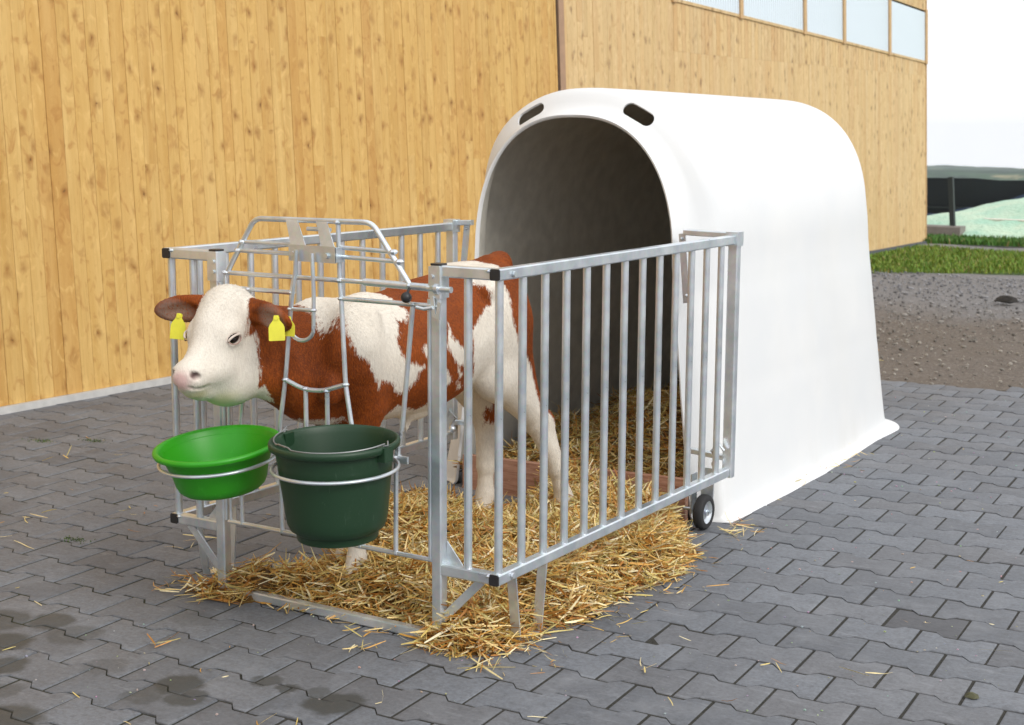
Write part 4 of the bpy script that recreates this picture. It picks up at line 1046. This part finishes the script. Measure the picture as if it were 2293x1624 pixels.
def coat(P_):
    x, y, z = P_[:, 0], P_[:, 1], P_[:, 2]
    wh = psd(PA, y, z)
    for pl in [PWR, PB]+SPOTS: wh = np.maximum(wh, psd(pl, y, z))
    wh = np.maximum(wh, np.minimum(.42-z, .2)); wh = np.maximum(wh, np.minimum(.610-z, np.minimum(.17-y, -.70-x)))
    wh = np.minimum(wh, np.maximum(np.sqrt((y-1.185)**2+((z-.485)*.8)**2)-.022, -.1))
    rl = np.maximum(np.sqrt(((y-1.09)/1.0)**2+((z-.55)*.6)**2)-.065, (x+.71)*3); wh = np.minimum(wh, rl)
    # tail is brown, switch darker
    td = np.full(len(x), 9.)
    for a, b in zip(TL[:-1], TL[1:]):
        a = np.array(a); b = np.array(b); t = np.clip(((P_-a)@(b-a))/((b-a)@(b-a)), 0, 1); td = np.minimum(td, np.linalg.norm(P_-a-t[:, None]*(b-a), axis=1))
    wh = np.where(y > 1.0, np.minimum(wh, td-.036), wh)
    d = P_-HO; a = d@fa; s_ = d@ls; hz = P_[:, 2]; top = np.clip((hz-.975)/.05, 0, 1)
    face = a-(.030-.075*top)+.04*np.clip((.76-hz)/.05, 0, 1)*0
    face = np.maximum(face, np.minimum(.735-hz, a+.035))
    near = (y < .08) & (hz > .66)
    ear = np.minimum(np.minimum(np.abs(s_)-.083-.35*np.maximum(0, a-.045), hz-.905), .115-a); ear = np.maximum(ear, np.abs(s_)-.112)
    face = np.minimum(face, -ear)
    wh = np.where(near, np.maximum(face, -.2), wh)
    return wh, a, s_, near
def tints(P_):
    wh, a, s_, near = coat(P_); n = len(P_); T = np.zeros((n, 4), np.float32); z = P_[:, 2]
    def put(mask, col, st):
        st = np.clip(mask, 0, 1)*st; T[:, :3] = T[:, :3]*(1-st[:, None])+np.array(col)*st[:, None]; T[:, 3] = 1-(1-T[:, 3])*(1-st)
    def blob(c, r): return np.clip(1.6*(1-np.linalg.norm((P_-np.array(c))/np.array(r), axis=1)), 0, 1)
    T[:, :3] = (.8, .75, .66)
    put(np.clip((.30-z)/.15, 0, 1)*(P_[:, 1] > 0), (.62, .54, .46), .55)
    put(blob(H(.235, 0, .762), (.085, .07, .035)), (.60, .50, .25), .8)                         # straw-stained lips and chin
    put(blob(H(.12, 0, .735), (.13, .10, .06)), (.76, .66, .40), .8)
    put(blob(H(.280, 0, .812), (.058, .080, .048)), (.66, .40, .385), .88)                        # pink nose
    put(blob(H(.285, 0, .790), (.04, .06, .016)), (.60, .36, .34), .6)
    for s in (1, -1):
        put(blob(H(.130, s*.088, .925), (.040, .040, .026)), (.70, .42, .36), .60)
        put(blob(H(.145, s*.084, .915), (.03, .03, .02)), (.66, .36, .32), .40)
        put(blob(H(.130, s*.088, .924), (.028, .03, .019)), (.07, .035, .03), 1.)
        put(blob(H(.276, s*.041, .826), (.030, .022, .0175)), (.05, .012, .015), 1.)
        put(blob(H(.06, s*.185, .98), (.07, .10, .055))*near, (.17, .050, .016), .45)
        put(blob(H(.235, s*.055, .792), (.07, .04, .007)), (.35, .28, .14), .6)
    put(blob(H(.075, .055, 1.03), (.012, .014, .012)), (.10, .08, .07), .8)
    return wh, T
wh, T = tints(P)
at = me.attributes.new('white', 'FLOAT', 'POINT'); at.data.foreach_set('value', wh.astype(np.float32))
at = me.color_attributes.new('tint', 'FLOAT_COLOR', 'POINT'); at.data.foreach_set('color', T.ravel())
WHT, BRN, BRD = (.78, .725, .635), (.345, .074, .0070), (.190, .038, .004)
q = NT('calf_coat'); v = q.coord(); a1 = q.n('ShaderNodeAttribute', attribute_name='white'); a2 = q.n('ShaderNodeAttribute', attribute_name='tint')
hv = q.coord((95, 95, 20), rot=(rad(-25), 0, 0)); hn = q.noise(hv, 1, 4, .65); hb = q.noise(q.coord((260, 260, 50), rot=(rad(-25), 0, 0)), 1, 3, .6); br = q.noise(v, 7, 5, .6)
wv = q.math('ADD', a1.outputs['Fac'], q.math('MULTIPLY', q.math('SUBTRACT', hn, .5), .050))
msk = q.ramp(q.math('ADD', q.math('MULTIPLY', wv, 90.), .5, True), [(0., 0.), (1., 1.)])
brown = q.mix(q.ramp(br, [(.35, 0.), (.7, 1.)]), BRD, BRN); brown = q.mix(q.ramp(hb, [(.4, .55), (.62, 0.)]), brown, (.070, .015, .004)); brown = q.mix(q.ramp(hb, [(.60, 0.), (.78, .35)]), brown, (.36, .105, .018))
white = q.mix(q.ramp(br, [(.4, 0.), (.7, .6)]), WHT, (.69, .62, .52)); white = q.mix(q.ramp(hb, [(.38, .40), (.6, 0.)]), white, (.52, .46, .39))
c = q.mix(msk, brown, white); c = q.mix(a2.outputs['Alpha'], c, a2.outputs['Color'])
q.bump(hb, .55, .004)
me.materials.append(q.set(Base_Color=c, Roughness=.66, Specular_IOR_Level=.22))
# short hair lying on the hide
rs = np.random.RandomState(4); tri = Q[:, :3]; nrm = np.zeros_like(P)
fn = np.cross(P[Q[:, 2]]-P[Q[:, 0]], P[Q[:, 3]]-P[Q[:, 1]])
for k in range(4):
    for c_ in range(3): nrm[:, c_] += np.bincount(Q[:, k], weights=fn[:, c_], minlength=len(P))
nrm /= np.linalg.norm(nrm, axis=1)[:, None]+1e-9
NH = 70000
fi = rs.randint(0, len(Q), NH); wq = rs.dirichlet((1, 1, 1, 1), NH); R0 = (P[Q[fi]]*wq[:, :, None]).sum(1); N0 = nrm[Q[fi, 0]]
whr, a, s_, near = coat(R0); _, Tr = tints(R0)
keep = (Tr[:, 3] < .5) & (R0[:, 2] > .10); R0, N0, whr, near, Tr, a, s_ = [q_[keep] for q_ in (R0, N0, whr, near, Tr, a, s_)]; n = len(R0)
D = np.where(near[:, None], -fa*.55+np.array((0, 0, -.55)), np.array((0, .50, -.85))); curl = near & (R0[:, 2] > .985) & (np.abs(s_) < .07)
D = D+rs.normal(0, .12, (n, 3))+np.where(curl[:, None], rs.normal(0, .6, (n, 3)), 0)
D = D-N0*(D*N0).sum(1)[:, None]; D /= np.linalg.norm(D, axis=1)[:, None]+1e-9
ln = rs.uniform(.008, .017, n)*np.where(near, .62, 1)*np.where(curl, 1.7, 1); W_ = np.cross(D, N0); wd = .00055*rs.uniform(.7, 1.3, n)
B = R0-N0*.0006; tip = B+D*ln[:, None]+N0*(.0007+.0012*rs.rand(n))[:, None]*np.where(curl, 2.2, 1)[:, None]; mid = B+D*(ln*.5)[:, None]+N0*.0014
V = np.stack([B-W_*wd[:, None], B+W_*wd[:, None], mid+W_*wd[:, None]*.8, mid-W_*wd[:, None]*.8, tip], 1).reshape(-1, 3)-np.array((CAX, CAY, 0))
ii = np.arange(n)[:, None]*5; faces = np.concatenate([ii+np.array([0, 1, 2, 3])], 0).tolist()+np.concatenate([ii+np.array([3, 2, 4])], 0).tolist()
hm = bpy.data.meshes.new('coat'); hm.from_pydata(V.tolist(), [], faces)
isw = whr+rs.normal(0, .004, n) > 0; g = np.where(near, rs.uniform(.90, 1.08, n), rs.uniform(.75, 1.12, n)*1.)[:, None]*np.where(curl, rs.uniform(.78, 1.0, n), 1)[:, None]
HC = np.where(isw[:, None], np.array((.80, .75, .665)), np.array((.35, .080, .0080)))*g; HC = np.concatenate([HC, np.ones((n, 1))], 1).astype(np.float32)
ca = hm.color_attributes.new('tone', 'FLOAT_COLOR', 'POINT'); ca.data.foreach_set('color', np.repeat(HC, 5, axis=0).ravel())
q = NT('hair'); at = q.n('ShaderNodeAttribute', attribute_name='tone'); hm.materials.append(q.set(Base_Color=at.outputs['Color'], Roughness=.6, Specular_IOR_Level=.25))
ho = bpy.data.objects.new('coat', hm); COL.objects.link(ho); ho.parent = body
def cp(m, name, mat, par=None, smooth=35, label=None):
    m.v = [(v_[0]-CAX, v_[1]-CAY, v_[2]) for v_ in m.v]; return m.build(name, mat, par or calf, smooth, label)
q = NT('eye'); EYE = q.set(Base_Color=(.010, .007, .006), Roughness=.06)
LID = plain('eyelid_skin', (.38, .24, .20), .55)
for s in (1, -1):
    m = MB(); m.ball((0, 0, 0), .0225, 12, (1.15, .75, .76)); Rm = Matrix(HR(rad(-14), rad(-s*12)).tolist()); c0 = Vector(H(.130, s*.0755, .9235)); m.v = [tuple(Rm @ Vector(v_)+c0) for v_ in m.v]; ey = cp(m, 'eye', EYE)
    for up_s in (1, -1):
        m = MB(); pts = []
        for k in range(13):
            t = math.pi*k/12; pts.append(Rm @ Vector((.0255*math.cos(t), s*(.0110+.0070*math.sin(t)), (.0092 if up_s > 0 else -.0130)*math.sin(t)*1.25))+c0)
        m.tube(pts, .0034 if up_s > 0 else .0018, 8); cp(m, 'eyelid', LID if up_s < 0 else plain('upper_lid', (.62, .53, .46), .6), ey)
YEL = plain('yellow_plastic', (.80, .76, .06), .45)
def eartag(c, yaw_, sz=1., tilt=0):
    o = [(-.022, -.052), (.022, -.052), (.0240, -.050), (.0235, -.014), (.020, -.006), (.010, .006), (.0065, .020), (-.0065, .020), (-.010, .006), (-.020, -.006), (-.0235, -.014), (-.0240, -.050)]
    m = MB(); n = len(o); vs = [(x*sz, -.0010, z*sz) for x, z in o]+[(x*sz, .0010, z*sz) for x, z in o]
    m.add(vs, [tuple(range(n)), tuple(range(2*n-1, n-1, -1))]+[(k, k+n, (k+1) % n+n, (k+1) % n) for k in range(n)]); m.tube([(0, -.004, .013*sz), (0, .010, .013*sz)], .0065*sz, 12)
    Rm = Matrix.Rotation(yaw_, 3, 'Z') @ Matrix.Rotation(tilt, 3, 'Y') @ Matrix.Rotation(rad(-8), 3, 'X'); m.v = [tuple(Rm @ Vector(v_)+Vector(c)) for v_ in m.v]; return cp(m, 'ear_tag', YEL)
eartag((-.722, -.128, .957), rad(22), 1.08, rad(-4)); eartag((-1.105, -.155, .938), rad(12), 1.15, rad(2)); eartag((-.722, -.070, .952), rad(20), .85)
HOOF = plain('hoof_horn', (.16, .12, .09), .6)
for hx_, hy_ in ((-.500, 1.240), (-.755, 1.062), (-.660, .142), (-.848, .342)):
    for sd_ in (-1, 1):
        m = MB(); m.lathe([(0, .075), (.019, .072), (.0235, .045), (.027, .004), (.0, .004)][::-1], 20); m.v = [(hx_+sd_*.0165+v_[0]*.78, hy_-.012+v_[1]*1.25-(.075-v_[2])*.22, v_[2]+.004) for v_ in m.v]; cp(m, 'hoof', HOOF)


# ------------------------------------------------------------------ the air
m = MB(); m.box(-1100, 500, -70, 1700, -62, 9.5)
hz = m.build('haze', plain('x', (1, 1, 1)), None); hz['kind'] = 'stuff'; hz['label'] = 'pale air over the far country'
hmats = bpy.data.materials.new('haze_air'); hmats.use_nodes = True; t_ = hmats.node_tree; t_.nodes.clear()
pv = t_.nodes.new('ShaderNodeVolumePrincipled'); pv.inputs['Color'].default_value = (.90, .96, 1, 1); pv.inputs['Density'].default_value = .00018
oo = t_.nodes.new('ShaderNodeOutputMaterial'); t_.links.new(pv.outputs[0], oo.inputs['Volume']); hz.data.materials.clear(); hz.data.materials.append(hmats)
